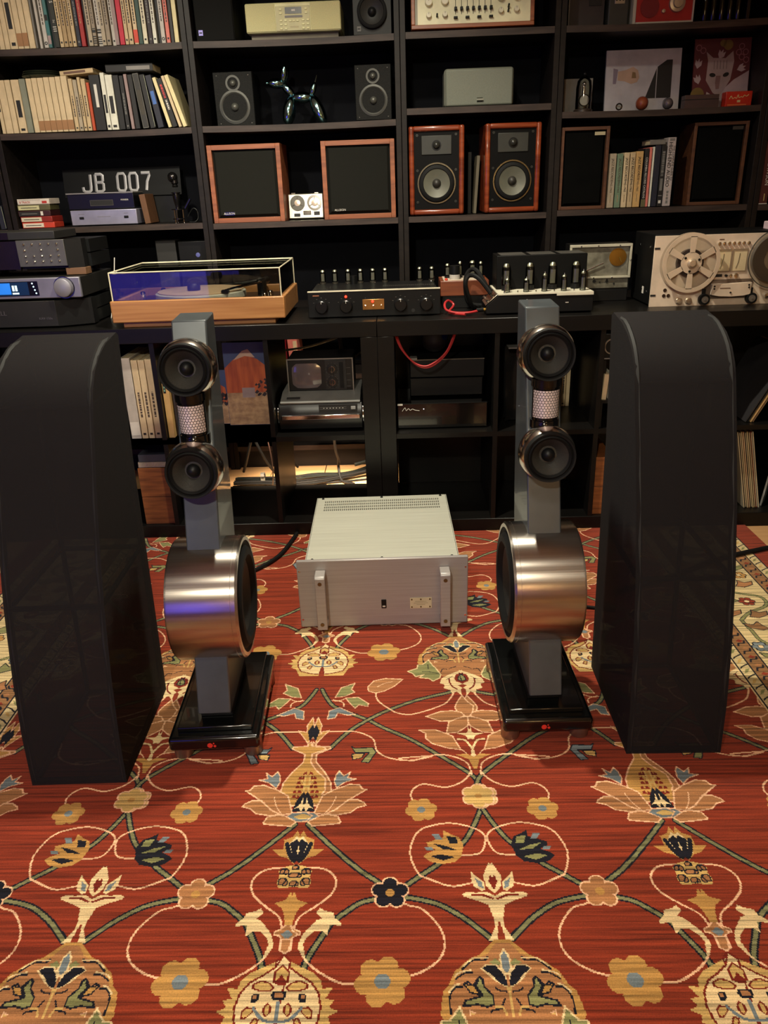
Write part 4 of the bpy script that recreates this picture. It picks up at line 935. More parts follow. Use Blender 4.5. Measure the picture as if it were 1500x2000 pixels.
BC = dict(cream=(200, 178, 142), grey=(110, 106, 100), palegrey=(176, 168, 158), greywhite=(180, 174, 166), teal=(60, 104, 104), black=(20, 19, 20), dkgreen=(34, 36, 30),
          tan=(186, 162, 124), tan2=(160, 134, 96), navy=(24, 26, 42), red=(150, 34, 34), greytan=(160, 146, 124), greytan2=(138, 124, 106), mauve=(140, 118, 116), crimson=(180, 28, 52),
          green=(46, 70, 62), creamw=(206, 198, 172), aubergine=(40, 28, 34), white=(210, 208, 192), salmon=(206, 112, 100), charcoal=(44, 42, 40), ivory=(214, 200, 152), sage=(122, 124, 108),
          orange=(176, 70, 36), sagegreen=(104, 124, 100), ochre=(190, 152, 96), pinkgrey=(172, 160, 156), brown=(96, 62, 36), darkred=(70, 26, 20))
def bm_(c): return mat('book_'+c, BC[c], .6, var=.1, scale=(30, 30, 30))
m_pages = mat('paper_pages', (206, 190, 156), .8, kind='wood', col2=(188, 170, 136), scale=(300, 4, 4))
m_legib = mat('leather_foot', (150, 108, 70), .6)
_brand = random.Random(5)
def book(x0, x1, z0, h, col, st, label, group, tilt=0., Y=3.325, depth=.165, name='book'):
    w = x1-x0; g = min(.0012, w*.1); cv = min(.0022, w*.18)
    m = MB().box(g, 0, 0, w-g, cv, h).box(g, cv, 0, g+cv, depth, h).box(w-g-cv, cv, 0, w-g, depth, h)
    o = m.build(name, bm_(col), bev=min(.0012, w*.12), seg=2)
    o.location = (x0, Y, z0); o.rotation_euler = (0, -tilt, 0); tag(o, label, 'book', group)
    MB().box(g+cv, cv, .003, w-g-cv, depth-.004, h-.003).build('page_block', m_pages, o)
    c = w/2; e = -.0005
    def bar(zf0, zf1, ww, m_, nm='title'): bx(c-ww*w/2, e, zf0*h, c+ww*w/2, .0006, zf1*h).build(nm, m_, o)
    def dashes(za, zb, ww, m_):
        q = MB(); z = za
        while z < zb:
            l = _brand.uniform(.012, .05); q.box(c-ww*w/2, e, z*h, c+ww*w/2, .0006, min(z+l, zb)*h); z += l+_brand.uniform(.006, .014)
        q.build('title', m_, o)
    dark = sum(BC[col]) < 200; pr = GREY if dark else mat('spine_print', (70, 58, 50), .6)
    if st == 'k': bar(.30 if h < .2 else .27, .62, .5, INK); bar(.045, .09, .5, INK, 'emblem')
    elif st == 'n': bar(.42, .72, .45, INK); bar(.86, .93, .45, INK, 'emblem')
    elif st == 't': bar(.035, .215, .96, m_legib, 'foot_panel')
    elif st == 'o':
        dashes(.3, .62, .25, pr); MB().ring((c, 0, .06*h if h > .2 else .1*h), (0, -1, 0), w*.16, w*.33, .0005, 20).build('emblem', INK, o)
    elif st == 'q': bar(.2, .36, .9, mat('teal_print', (50, 104, 106), .6), 'picture'); bar(.38, .46, .7, INK); bar(.05, .17, .8, mat('photo_print', (150, 130, 130), .6), 'picture')
    elif st == 'l':
        text(o, 'title', 'S', .017, (c, e, h*.62), WHITE, -PI/2); text(o, 'title', '1c', .012, (c, e, h*.36), WHITE, -PI/2)
        for i in range(3): bar(.22+i*.028, .23+i*.028, .7, WHITE, 'stripe')
    elif st == 'd': dashes(.28, .68 if h < .21 else .6, .28, pr); bar(.05, .075, .4, pr if dark else INK, 'emblem')
    elif st == 'w': dashes(.3, .9, .15, mat('dull_gold_print', (170, 120, 80), .5))
    elif st == 's':
        for i in range(4): bar(.03+i*.03, .045+i*.03, .85, INK, 'stripe')
        dashes(.18, .24, .8, INK); dashes(.3, .7, .2, pr)
    elif st == 'f': bar(.02, .2, .95, mat('red_foot', (196, 64, 44), .6), 'foot_panel'); dashes(.28, .8, .3, pr)
    elif st == 'L':
        p = bx(c-.005, e-.0005, h*.42, c+.006, .0006, h*.83).build('label_strip', WHITE, o); dashes(.48, .78, .14, INK)
    elif st == 'c':
        q = MB(); q.box(.001, e, .002, .002, .0006, h-.002).box(w-.002, e, .002, w-.001, .0006, h-.002).box(.001, e, h-.003, w-.001, .0006, h-.002).box(.001, e, .002, w-.001, .0006, .003); q.build('outline', mat('pale_outline', (120, 118, 108), .5), o); bar(.25, .7, .6, mat('olive_print', (56, 50, 38), .6), 'picture')
    elif st == 'e': bx(w-.0025, e, .004, w-.001, .0006, h-.004).build('pale_edge', mat('pale_edge', (150, 154, 130), .5), o)
    elif st == 'B': bar(.45, .7, .55, mat('blue_picture', (60, 100, 170), .4), 'picture')
    elif st == 'R': dashes(.6, .88, .35, mat('red_letters', (190, 40, 40), .5)); dashes(.36, .56, .3, WHITE)
    elif st == 'A': dashes(.5, .9, .5, GREY); bar(.26, .46, .5, GREY, 'panel'); bar(.05, .1, .5, WHITE, 'emblem'); bar(.17, .185, .7, GREY, 'rule')
    elif st[0] == 'J':
        text(o, 'title', 'JAZZ RECORDS', .0125, (c, e, h*.70), INK if st != 'J0' else mat('faded_ink', (86, 74, 58), .6), -PI/2, xs=.95)
        text(o, 'title', '1942-1962' if st == 'J1' else '1942-1962', .0105, (c, e, h*.40), INK if st == 'J1' else mat('faded_ink', (86, 74, 58), .6), -PI/2)
        bx(c-.0015, e, h*.1, c+.0015, .0006, h*.24).build('author_line', mat('faded_ink2', (140, 122, 92), .6), o)
    elif st == 'CO': text(o, 'title', 'COLUMBIA RECORD CATALOG', .0105, (c, e, h*.5), WHITE, -PI/2); bar(.0, .13, .96, mat('olive', (92, 86, 56), .6), 'foot_panel')
    elif st == 'HE':
        text(o, 'title', 'HIGH-END AUDIO', .0195, (c-.005, e, h*.61), INK, -PI/2); text(o, 'title', 'THE COMPLETE GUIDE TO', .0105, (c+.0085, e, h*.63), mat('grey_ink', (70, 66, 64), .6), -PI/2)
        bar(.95, .985, .6, GREY, 'emblem'); dashes(.04, .24, .25, GREY)
    return o
for b_ in BOOKS:
    x0, x1, z0, h, col, st, label, group, tilt, Y = b_
    book(x0/1000, x1/1000, z0/1000, h/1000, col, st, label, group, tilt, Y/1000)
book(1.421, 1.456, 1.051, .225, 'darkred', 'p', 'dark red book with white surname lettering beyond the last upright', None, 0, 3.305)
o = [q for q in bpy.data.objects if q.get('label', '').startswith('dark red book with white')][0]
text(o, 'title', 'NIGELLA LAWSON', .019, (.021, -.0006, .148), WHITE, -PI/2); bx(.018, -.0006, .012, .021, .0005, .038).build('rule', mat('gold_rule', (190, 170, 110), .5), o); bx(.001, -.0008, .0, .034, .0, .003).build('page_edge', WHITE, o)
book(-1.632, -1.608, 1.051, .09, 'navy', 'e', 'small navy booklet with one white edge beyond the uprights', None, .04, 3.32)
# things lying on the book rows
for i, lb in enumerate(('lowest dark green dish lying on the cream books', 'middle dark green dish of the three on the cream books', 'topmost dark green dish of the three on the cream books')):
    o = MB().lathe([(.03, 0), (.05, .001), (.076-.003*i, .008), (.078-.003*i, .0105), (.05, .004), (.0001, .003)], (0, 0, 0), (0, 0, 1), 40).build('dish', mat('dark_green_glass', (52, 58, 44), .25), loc=(-1.387, 3.42, 1.592+.0075*i)); tag(o, lb, 'dish', 'dishes on the cream books')
def flatbook(x0, x1, z0, h, col, label, Y, roll=0., depth=.12):
    w = x1-x0
    o = MB().box(0, 0, 0, w, depth, .0018).box(0, 0, h-.0018, w, depth, h).box(0, 0, .0018, w, .0018, h-.0018).build('book', bm_(col), bev=.0008); o.location = (x0, Y, z0); o.rotation_euler = (0, roll, 0); tag(o, label, 'book')
    bx(.003, .0018, .0018, w-.003, depth-.003, h-.0018).build('page_block', m_pages, o); return o
o = flatbook(-1.286, -1.156, 1.592, .016, 'tan', 'tan paperback lying tilted on top of the slim paperbacks', 3.335, -.06); bx(.015, -.0005, .004, .10, .0005, .012).build('title', mat('brown_print', (96, 66, 48), .5), o)
o = flatbook(-1.108, -.926, 1.5975, .026, 'black', 'black cassette case lying on top of the dark cases', 3.335); bx(.08, -.0006, .006, .17, .0005, .019).build('label', mat('grey_label2', (120, 116, 112), .5), o)
o = flatbook(.982, 1.043, 1.279, .018, 'grey', 'flat grey book lying across the black books by the audio guide', 3.335)

# ---------------------------------------------------------------- shared speaker builders
def cone(parent, x, z, r, y=0., ring=RUBBER, cm=None, cap=None, name='woofer', depth=.5, capr=.3):
    o = MB().lathe([(r, 0), (r, .003), (r*.93, .005), (r*.82, .006), (r*.78, .002)], (x, y, z), (0, -1, 0), 40, cap=False).build(name, ring, parent)
    MB().lathe([(r*.785, .0025), (r*.3, -.12*r*4*depth), (.0001, -.12*r*4*depth)], (x, y, z), (0, -1, 0), 40, cap=False).build('cone', cm or m_cone, o)
    MB().sph((x, y+.12*r*4*depth, z), r*capr, (0, -1, 0), 20, 6, 0, 1).build('dust_cap', cap or BLK, o); return o
def boxspk(name, label, x0, x1, z0, z1, Y, depth, m, rz=0., group=None):
    t = thing(name, label, 'speaker', ((x0+x1)/2, Y, z0), rz, group); return t, (x1-x0)/2, z1-z0
# top shelf, bay with the radio
t, w, h = boxspk('grille_speaker', 'black bookshelf speaker with a small violet badge, beside the cream radio', -.748, -.602, 1.685, 1.96, 3.335, .2, None)
bx(-w, .01, 0, w, .22, h).build('cabinet', BLK, t, bev=.002); bx(-w+.002, 0, .002, w-.002, .01, h-.002).build('grille', MESH, t, bev=.003)
b_ = bx(-w+.012, -.0015, .02, -w+.028, 0, .038).build('badge', mat('violet_badge', (120, 112, 176), .4, .3), t); bx(-w+.015, -.002, .027, -w+.025, -.0014, .031).build('emblem', INK, b_)
t, w, h = boxspk('monitor_speaker', 'black monitor speaker with bare woofer, beside the cream radio', -.158, -.012, 1.685, 1.96, 3.335, .2, None)
bx(-w, .004, 0, w, .22, h).build('cabinet', BLK, t, bev=.003)
cone(t, 0, .075, .055, -.0095, cm=mat('dark_cone', (34, 34, 32), .5)); cone(t, 0, .20, .03, -.004)
b_ = bx(-w+.016, .002, .014, -w+.030, .004, .030).build('badge', GREY, t); bx(-w+.018, .0015, .020, -w+.028, .0021, .024).build('emblem', INK, b_)
# cream table radio
m_rad = mat('cream_plastic', (214, 210, 158), .45); m_grl = mat('cream_mesh', (196, 190, 140), .7, kind='fabric', bump=.8, scale=(500, 500, 500))
t = thing('table_radio', 'cream table radio with a central keypad and disc slot', 'radio', (-.380, 3.345, 1.685))
bx(-.165, .03, 0, .165, .2, .022).build('foot', mat('shadow_grey', (120, 112, 96), .6), t)
bx(-.178, 0, .022, .178, .21, .118).build('body', m_rad, t, bev=.006, seg=3)
for s in (-1, 1): bx(*(sorted((s*.176, s*.066))[0], -.002, .026, sorted((s*.176, s*.066))[1], 0, .114)).build('speaker_grille', m_grl, t, bev=.002)
p = bx(-.064, -.003, .026, .064, 0, .105).build('keypad_panel', mat('keypad_cream', (186, 180, 136), .5), t, bev=.001)
bx(-.028, -.0045, .080, .034, -.003, .101).build('display', mat('lcd', (44, 44, 44), .25), p); bx(-.004, -.005, .088, .010, -.0045, .094).build('digits', WHITE, p)
bx(-.030, -.0045, .068, .036, -.003, .0745).build('disc_slot', mat('dark_slot', (52, 30, 22), .3), p)
for r_ in range(3):
    for x in (-.045, -.028, .038, .055): bx(x-.005, -.0055, .030+r_*.013, x+.005, -.003, .0365+r_*.013).build('button', m_rad, p, bev=.001)
for x in (-.010, .003, .017): bx(x-.005, -.0055, .055, x+.005, -.003, .0605).build('button', m_rad, p, bev=.001)
for x in (-.045, .05):
    for z in (.079, .092): bx(x-.005, -.0055, z, x+.005, -.003, z+.0065).build('button', m_rad, p, bev=.001)
bx(-.012, -.0036, .036, .020, -.003, .041).build('badge', mat('tan_print', (170, 160, 120), .5), p)
# second shelf: small mesh speakers and balloon dog
m_crk = mat('perforated_black', (30, 30, 28), .6, .1, 'fabric', scale=(420, 420, 420), bump=.8, col2=(12, 12, 12), spec=.15)
def meshspk(label, x0, x1, z0, z1, Y, rz):
    t, w, h = boxspk('mesh_speaker', label, x0, x1, z0, z1, Y, .14, None, rz)
    bx(-w, .008, 0, w, .15, h).build('cabinet', BLK, t, bev=.003); bx(-w+.001, .002, .001, w-.001, .008, h-.001).build('grille', m_crk, t, bev=.002)
    MB().lathe([(w*.78, 0), (w*.78, .002), (w*.68, .0035), (w*.62, .001)], (0, .002, h*.36), (0, -1, 0), 40, cap=False).build('woofer_ring', mat('ring_grey', (72, 72, 68), .5, .4), t)
    MB().sph((0, .002, h*.36), w*.2, (0, -1, 0), 16, 5, 0, 1).build('dust_cap', mat('cap_grey', (88, 88, 82), .4, .4), t)
    MB().ring((0, .002, h*.79), (0, -1, 0), w*.27, w*.37, .003, 28).build('tweeter_ring', mat('ring_grey', (72, 72, 68), .5, .4), t)
    MB().sph((0, .002, h*.79), w*.16, (0, -1, 0), 14, 5, 0, 1).build('tweeter_dome', mat('cap_grey', (88, 88, 82), .4, .4), t)
    for x, z in ((-.8, .06), (.8, .06), (-.8, .93), (.8, .93)): MB().sph((x*w, .002, z*h), .0022, (0, -1, 0), 8, 3, 0, 1).build('screw', GREY, t)
meshspk('black mesh speaker in deep shade before the balloon dog nose', -.714, -.560, 1.4005, 1.592, 3.39, 0)
meshspk('black mesh speaker with visible round drivers, beside the upright near the balloon dog', -.160, -.020, 1.4005, 1.590, 3.325, math.radians(-2))
m_dog = mat('mirror_teal', (140, 184, 190), .10, 1.)
t = thing('balloon_dog', 'shiny teal mirrored balloon dog figurine', 'figurine', (-.385, 3.42, 1.3995))
def bal(a, b, r, nm):
    a = Vector(a); b = Vector(b); L_ = (b-a).length; n = 14
    MB().lathe([(max(r*math.sin(PI*(i/n))**.42, .0005), L_*i/n) for i in range(n+1)], a, b-a, 24).build(nm, m_dog, t)
bal((-.030, 0, .098), (.054, .0, .096), .021, 'body'); bal((-.02, 0, .10), (-.064, 0, .150), .016, 'neck')
bal((-.050, 0, .146), (-.118, -.012, .150), .019, 'muzzle'); MB().sph((-.121, -.012, .150), .006, (0, 0, 1), 12, 6).build('nose', m_dog, t)
bal((-.058, -.012, .148), (-.046, -.016, .214), .0135, 'ear'); bal((-.056, .016, .150), (-.042, .020, .212), .0135, 'ear')
bal((.048, 0, .098), (.066, 0, .150), .0125, 'tail'); MB().cyl((.066, 0, .148), (.074, 0, .172), .002, .001, 8).build('tail_tip', m_dog, t)
for x, dx in ((-.03, -.024), (.05, .046)):
    for y in (-.020, .020): bal((x, y*.4, .104), (x+dx, y*1.2, .0), .0235, 'leg')
# third shelf: walnut framed speakers
m_wal = mat('walnut', (152, 88, 54), .42, kind='wood', col2=(118, 64, 38), scale=(4, 60, 60))
m_cloth = mat('speaker_cloth', (30, 30, 27), .95, kind='fabric', bump=.4, spec=.08)
def framespk(label, x0, x1, z0, z1, Y, rz, mw, badge, bevtop=True, depth=.2, fw=.018, bpos=None, bsz=.014, cloth=m_cloth, bm2=None):
    t, w, h = boxspk('framed_speaker', label, x0, x1, z0, z1, Y, depth, None, rz)
    for nm, a in (('side_panel', (-w, 0, 0, -w+fw, depth, h)), ('side_panel', (w-fw, 0, 0, w, depth, h)), ('top_panel', (-w+fw, 0, h-fw, w-fw, depth, h)), ('bottom_panel', (-w+fw, 0, 0, w-fw, depth, fw))): bx(*a).build(nm, mw, t, bev=.001)
    bx(-w+fw, .02, fw, w-fw, depth, h-fw).build('baffle', BLK, t)
    g = MB(); a, b, c_, d_ = -w+fw+.002, w-fw-.002, fw+.002, h-fw-.002; i = .010
    g.add([(a, .018, c_), (b, .018, c_), (b, .018, d_), (a, .018, d_), (a+i, .004, c_+i), (b-i, .004, c_+i), (b-i, .004, d_-i), (a+i, .004, d_-i)], [(0, 1, 5, 4), (1, 2, 6, 5), (2, 3, 7, 6), (3, 0, 4, 7), (4, 5, 6, 7), (0, 3, 2, 1)]).build('grille', cloth, t)
    bp_ = bpos or (-w*.55, h*.12)
    p = bx(bp_[0]-.020, .002, bp_[1]-.006, bp_[0]+.020, .004, bp_[1]+.006).build('badge', bm2 or GLOSS, t)
    if badge: text(p, 'lettering', badge, .0115, (bp_[0], .0015, bp_[1]), WHITE if not bm2 else INK)
    return t
framespk('walnut framed speaker with black cloth, standing beside the upright and the number plate bay', -.750, -.462, 1.0475, 1.333, 3.31, 0, m_wal, 'ALLISON')
framespk('walnut framed speaker with black cloth, overlapping the miniature tape recorder', -.302, -.014, 1.0475, 1.334, 3.31, 0, m_wal, 'ALLISON')
# miniature reel recorder
t = thing('mini_tape_recorder', 'miniature silver reel tape recorder between the walnut speakers', 'tape recorder', (-.384, 3.39, 1.052), 0, rot=(-.12, 0, 0))
bx(-.072, 0, 0, .072, .035, .096).build('body', mat('satin_silver', (200, 194, 176), .3, .8), t, bev=.004)
for x, spk in ((-.034, 0), (.036, 1)):
    r_ = MB().ring((x, -.001, .060), (0, -1, 0), .022 if spk else .012, .030, .004, 36).build('reel', mat('reel_dark', (60, 56, 48), .3, .3) if not spk else CHROME, t)
    MB().lathe([(.013, 0), (.012, .006), (.0001, .007)], (x, -.001, .060), (0, -1, 0), 24).build('hub', mat('clear_hub', (210, 190, 170), .2, .5), r_)
    for i in range(3): bx(x-.002+.0*i, -.005, .060, x+.002, -.002, .085).tf(Matrix.Translation((x, 0, .06)) @ Matrix.Rotation(i*2.094, 4, 'Y') @ Matrix.Translation((-x, 0, -.06))).build('spoke', CHROME, r_)
bx(-.012, -.006, .014, .020, 0, .030).build('head_cover', CHROME, t, bev=.002); bx(.032, -.003, .012, .056, 0, .026).build('meter', INK, t); bx(-.05, -.004, .008, -.025, 0, .020).build('switch_block', SATIN, t, bev=.001)
for x in (-.05, .045): bx(x-.008, .005, .096, x+.008, .012, .100).build('key', CHROME, t)
# narrow bay: mixer, grey wireless speaker, wooden monitors, loose boards
m_pan = mat('ivory_panel', (216, 212, 176), .45)
t = thing('audio_mixer', 'ivory audio mixer with sliders in a walnut frame', 'mixer', (.284, 3.30, 1.691), 0, rot=(-.10, 0, 0))
w = .225
for a in ((-w, -.004, 0, w, .05, .014), (-w, -.004, .186, w, .05, .20)): bx(*a).build('frame_rail', m_wal, t, bev=.002)
for a in ((-w, -.004, .014, -w+.014, .05, .186), (w-.014, -.004, .014, w, .05, .186)): bx(*a).build('frame_stile', m_wal, t, bev=.002)
bx(-w+.014, .004, .014, w-.014, .045, .186).build('panel', m_pan, t)
bx(-w+.014, .0035, .014, -w+.024, .0045, .186).build('panel_edge', mat('grey_edge', (140, 138, 120), .5), t)
def kn(x, z, r_, m_=None):
    k_ = MB().lathe([(r_, 0), (r_*.92, .014), (r_*.8, .016), (.0001, .016)], (x, .004, z), (0, -1, 0), 24).build('knob', m_ or mat('ivory_knob', (212, 206, 180), .35), t); bx(x-.0006, -.0128, z+r_*.2, x+.0006, -.0118, z+r_*.8).build('pointer', INK, k_)
for x, z in ((-.160, .043), (-.101, .044), (.103, .050), (.160, .052), (-.160, .085), (-.101, .087), (.103, .093), (.160, .095), (-.16, .14), (-.1, .14), (.1, .14), (.16, .14)): kn(x, z, .010 if z < .06 else .014)
for x, z in ((-.130, .040), (.130, .048), (.131, .062)): MB().cyl((x, .004, z), (x, -.014, z+.004), .0035, n=10).build('toggle', BLK, t)
for i in range(7):
    x = -.062+i*.0215
    s_ = bx(x-.001, .003, .045, x+.001, .0045, .150).build('slider_slot', INK, t)
    bx(x-.005, -.012, .056, x+.005, .003, .066).build('slider_cap', BLK, s_, bev=.001)
    if i % 2 == 0: bx(x-.007, -.010, .030, x+.007, .003, .036).build('slider_cap', BLK, s_, bev=.001)
t = thing('wireless_speaker', 'silver-grey rounded wireless speaker with a pill badge', 'speaker', (.316, 3.352, 1.4345))
bx(-.133, .004, .002, .133, .13, .134).build('body', mat('pale_plastic', (134, 136, 122), .5), t, bev=.012, seg=4)
bx(-.129, -.002, .005, .129, .012, .131).build('grille', mat('grey_grille', (112, 116, 104), .6, .25, 'fabric', scale=(700,)*3, bump=.4), t, bev=.006, seg=3)
b_ = MB().tube([(-.008, -.002, .025), (.014, -.002, .025)], .008, 14, 0).build('badge', mat('badge_grey', (84, 86, 76), .4, .4), t); bx(-.010, -.0108, .0225, .016, -.0098, .0275).build('badge_mark', mat('badge_light', (140, 140, 126), .4), b_)
m_rose = mat('rosewood', (142, 64, 34), .22, kind='wood', col2=(100, 38, 20), scale=(3, 40, 40), coat=.5)
def monitor(label, x0, x1, rz):
    t, w, h = boxspk('wood_monitor', label, x0, x1, 1.052, 1.374, 3.315, .2, None, rz); f = .020
    fr = MB(); 
    for nm, a in (('side_panel', (-w, 0, 0, -w+f, .2, h)), ('side_panel', (w-f, 0, 0, w, .2, h)), ('top_panel', (-w+f-.004, 0, h-f, w-f+.004, .2, h)), ('bottom_panel', (-w+f-.004, 0, 0, w-f+.004, .2, f))): bx(*a).build(nm, m_rose, t, bev=.007, seg=3)
    bx(-w+f-.002, .010, f-.002, w-f+.002, .18, h-f+.002).build('baffle', mat('baffle_black', (7, 7, 7), .55, spec=.12), t)
    p = bx(-w*.55, .006, h*.68, w*.55, .011, h*.895).build('tweeter_plate', mat('tweeter_plate', (44, 45, 40), .5, .1), t, bev=.004)
    MB().ring((0, .006, h*.785), (0, -1, 0), w*.13, w*.17, .002, 24).build('tweeter_ring', BLK, p); MB().sph((0, .006, h*.785), w*.135, (0, -1, 0), 18, 6, 0, 1).build('tweeter_dome', mat('dome_dark', (40, 40, 36), .3), p)
    o = cone(t, 0, h*.36, w*.62, .0002, cm=mat('grey_cone', (96, 96, 83), .5, .1), cap=mat('cap_dark', (44, 42, 38), .5), depth=.30, capr=.26)
    MB().ring((0, .010, h*.36), (0, -1, 0), w*.655, w*.70, .004, 48).build('trim_ring', mat('ring_silver', (150, 146, 130), .2, 1.), o)
    for x in (-.70, .70):
        for z in (.15, .51, .90): MB().ring((x*w, .010, z*h), (0, -1, 0), .002, .0045, .002, 12).build('grille_socket', mat('socket', (60, 60, 56), .4, .4), t)
    for x in (-w+.03, w-.03):
        for y in (.03, .17): MB().cyl((x, y, -.004), (x, y, .001), .01, n=12).build('foot', RUBBER, t)
monitor('glossy wooden monitor speaker with grey cone, next to the upright by the walnut speaker', .042, .258, math.radians(-3))
monitor('glossy wooden monitor speaker with grey cone, beside the upright by the tall dark wood speaker', .340, .558, math.radians(2))
tag(bx(0, 0, 0, .014, .10, .232).build('board', BLK, loc=(.283, 3.43, 1.0485), bev=.001), 'black board standing upright between the wooden monitors', 'board')
o = tag(bx(0, 0, 0, .012, .12, .216).build('board', mat('olive_board', (92, 84, 66), .6), loc=(.304, 3.40, 1.050), bev=.001), 'olive-brown board leaning between the wooden monitors', 'board'); o.rotation_euler = (0, .06, 0)
# far bay: top shelf
t = thing('cardboard_box', 'dark brown box with a pale edge strip by the upright, top shelf', 'box', (.715, 3.40, 1.6855))
bx(-.06, 0, 0, .07, .15, .25).build('body', mat('dark_card', (58, 50, 46), .7), t, bev=.001); bx(-.064, -.002, 0, -.060, .15, .25).build('edge_strip', GREY, t)
bx(.012, -.003, .075, .058, 0, .2).build('window', INK, t)
t = thing('remote_dock', 'charcoal device with a three-hole metal plate, beside the red radio', 'device', (.83, 3.37, 1.6855))
bx(-.038, 0, 0, .040, .12, .24).build('body', mat('charcoal_plastic', (48, 50, 46), .5), t, bev=.006, seg=3)
p = bx(-.016, -.003, .072, .022, 0, .2).build('plate', mat('plate_silver', (170, 166, 150), .3, .6), t, bev=.002)
for x in (-.009, .003, .015): MB().cyl((x, -.0028, .086), (x, -.0042, .086), .0045, n=14).build('hole', INK, p)
t = thing('red_radio', 'red radio in a white wooden cabinet with a big silver dial', 'radio', (.990, 3.345, 1.6855))
m_wc = mat('white_cabinet', (190, 186, 172), .45); w, h = .112, .21
for nm, a in (('side_panel', (-w, 0, 0, -w+.012, .18, h)), ('side_panel', (w-.006, 0, 0, w, .18, h)), ('bottom_panel', (-w+.012, 0, 0, w-.006, .18, .008)), ('top_panel', (-w+.012, 0, h-.008, w-.006, .18, h))): bx(*a).build(nm, m_wc, t, bev=.002)
bx(-w+.012, .006, .008, w-.006, .17, h-.008).build('front_panel', mat('red_lacquer', (168, 26, 34), .35), t)
MB().lathe([(.034, 0), (.034, .003), (.0001, .003)], (-.050, .006, .055), (0, -1, 0), 40).build('speaker_grille', mat('red_grille', (120, 20, 26), .6, kind='fabric', bump=.6), t)
d_ = MB().lathe([(.030, 0), (.028, .010), (.018, .012), (.016, .020), (.0001, .021)], (.048, .006, .064), (0, -1, 0), 40).build('dial', mat('dial_silver', (180, 174, 164), .3, .7), t)
MB().lathe([(.007, 0), (.006, .010), (.0001, .011)], (.0, .006, .040), (0, -1, 0), 20).build('small_knob', mat('dial_silver', (180, 174, 164), .3, .7), t)
m_bot = mat('smoked_glass', (70, 74, 80), .06, kind='clear')
for i, x in enumerate((1.165, 1.196, 1.227, 1.258, 1.289)):
    t = thing('glass_bottle', 'slim smoked glass bottle in a row of five beside the red radio', 'bottle', (x, 3.42, 1.6855), group='slim bottles on the top shelf')
    MB().lathe([(.013, 0), (.0145, .004), (.0145, .15), (.006, .185), (.006, .215)], (0, 0, 0), (0, 0, 1), 20).build('glass', m_bot, t)
    MB().lathe([(.0070, .205), (.0075, .235), (.0001, .236)], (0, 0, 0), (0, 0, 1), 16).build('cap', BLK, t); MB().sph((0, -.006, .010), .004, (0, 0, 1), 8, 5).build('base_bead', CHROME, t)
o = tag(bx(0, 0, 0, .012, .06, .21).build('glass_slab', mat('blue_glass', (96, 100, 150), .1, kind='clear'), loc=(1.315, 3.40, 1.6855)), 'upright bluish glass slab at the end of the bottle row', 'glass slab')
# far bay: second shelf
t = thing('dome_clock', 'small clock under a glass dome with a dark finial', 'clock', (.722, 3.375, 1.4035))
MB().lathe([(.036, 0), (.036, .008), (.030, .012), (.0001, .012)], (0, 0, 0), (0, 0, 1), 36).build('base', mat('dark_wood', (44, 34, 28), .4), t)
MB().lathe([(.030, .012), (.030, .085), (.026, .108), (.014, .122), (.0005, .127)], (0, 0, 0), (0, 0, 1), 36).build('dome', m_glass, t); MB().sph((0, 0, .131), .006, (0, 0, 1), 12, 6).build('finial', BLK, t)
MB().lathe([(.020, 0), (.020, .006), (.0001, .006)], (.002, .0, .042), (0, -1, 0), 32).build('dial', mat('clock_dial', (180, 172, 166), .4), t); MB().ring((.002, 0, .042), (0, -1, 0), .018, .021, .008, 32).build('bezel', SATIN, t)
MB().cyl((0, .004, .06), (0, .004, .092), .007, .005, n=16).build('column', CHROME, t); MB().sph((0, 0, .098), .008, (0, 0, 1), 14, 7).build('ornament', CHROME, t)
tag(bx(0, 0, 0, .112, .003, .125).build('card', mat('grey_card', (134, 128, 122), .8), loc=(.661, 3.46, 1.404)), 'pale grey card standing behind the dome clock', 'card')
m_art = mat('art_paper', (170, 164, 168), .6)
t = thing('framed_print', 'frameless print of a pointing hand and a black angular shape', 'picture', (.965, 3.44, 1.405), 0, rot=(-.10, 0, 0))
bx(-.145, 0, 0, .145, .012, .217).build('mount', m_art, t)
MB().prism([(.055, .045), (.055, .155), (.090, .178), (.112, .178), (.112, .045)], 'y', -.0006, 0).prism([(.012, .045), (.052, .045), (.052, .15)], 'y', -.0006, 0).build('black_shape', INK, t)
MB().prism([(-.098, .112), (-.070, .108), (-.045, .098), (-.022, .104), (-.014, .120), (-.020, .145), (-.040, .158), (-.070, .147), (-.098, .143)], 'y', -.0006, 0).build('hand_drawing', mat('hand_print', (170, 140, 120), .6), t)
MB().prism([(-.116, .100), (-.104, .100), (-.098, .150), (-.116, .155)], 'y', -.0007, 0).build('cuff_drawing', mat('cuff_print', (120, 106, 120), .6), t)
MB().prism([(-.044, .118), (-.026, .118), (-.030, .138), (-.042, .140)], 'y', -.0009, 0).build('thumb_shade', mat('thumb_print', (116, 90, 56), .6), t)
for nm, x, y, r_, m_, lb in (('glass_ball', .851, 3.335, .013, m_glass, 'small clear glass ball before the hand print'), ('glass_ball', .947, 3.37, .0245, mat('amber_glass', (128, 62, 40), .05, coat=1.), 'amber marbled glass ball before the hand print'), ('glass_ball', 1.046, 3.37, .0205, mat('grey_glass', (110, 104, 108), .05, .5, coat=1.), 'grey swirled glass ball before the hand print')):
    o = MB().sph((0, 0, r_), r_, (0, 0, 1), 28, 16).build(nm, m_, loc=(x, y, 1.403)); tag(o, lb, 'ornament')
    MB().ring((0, 0, r_), (.3, -.2, 1), r_*.93, r_*.985, r_*.06, 32).build('swirl', mat('swirl_tan', (150, 100, 62), .3), o)
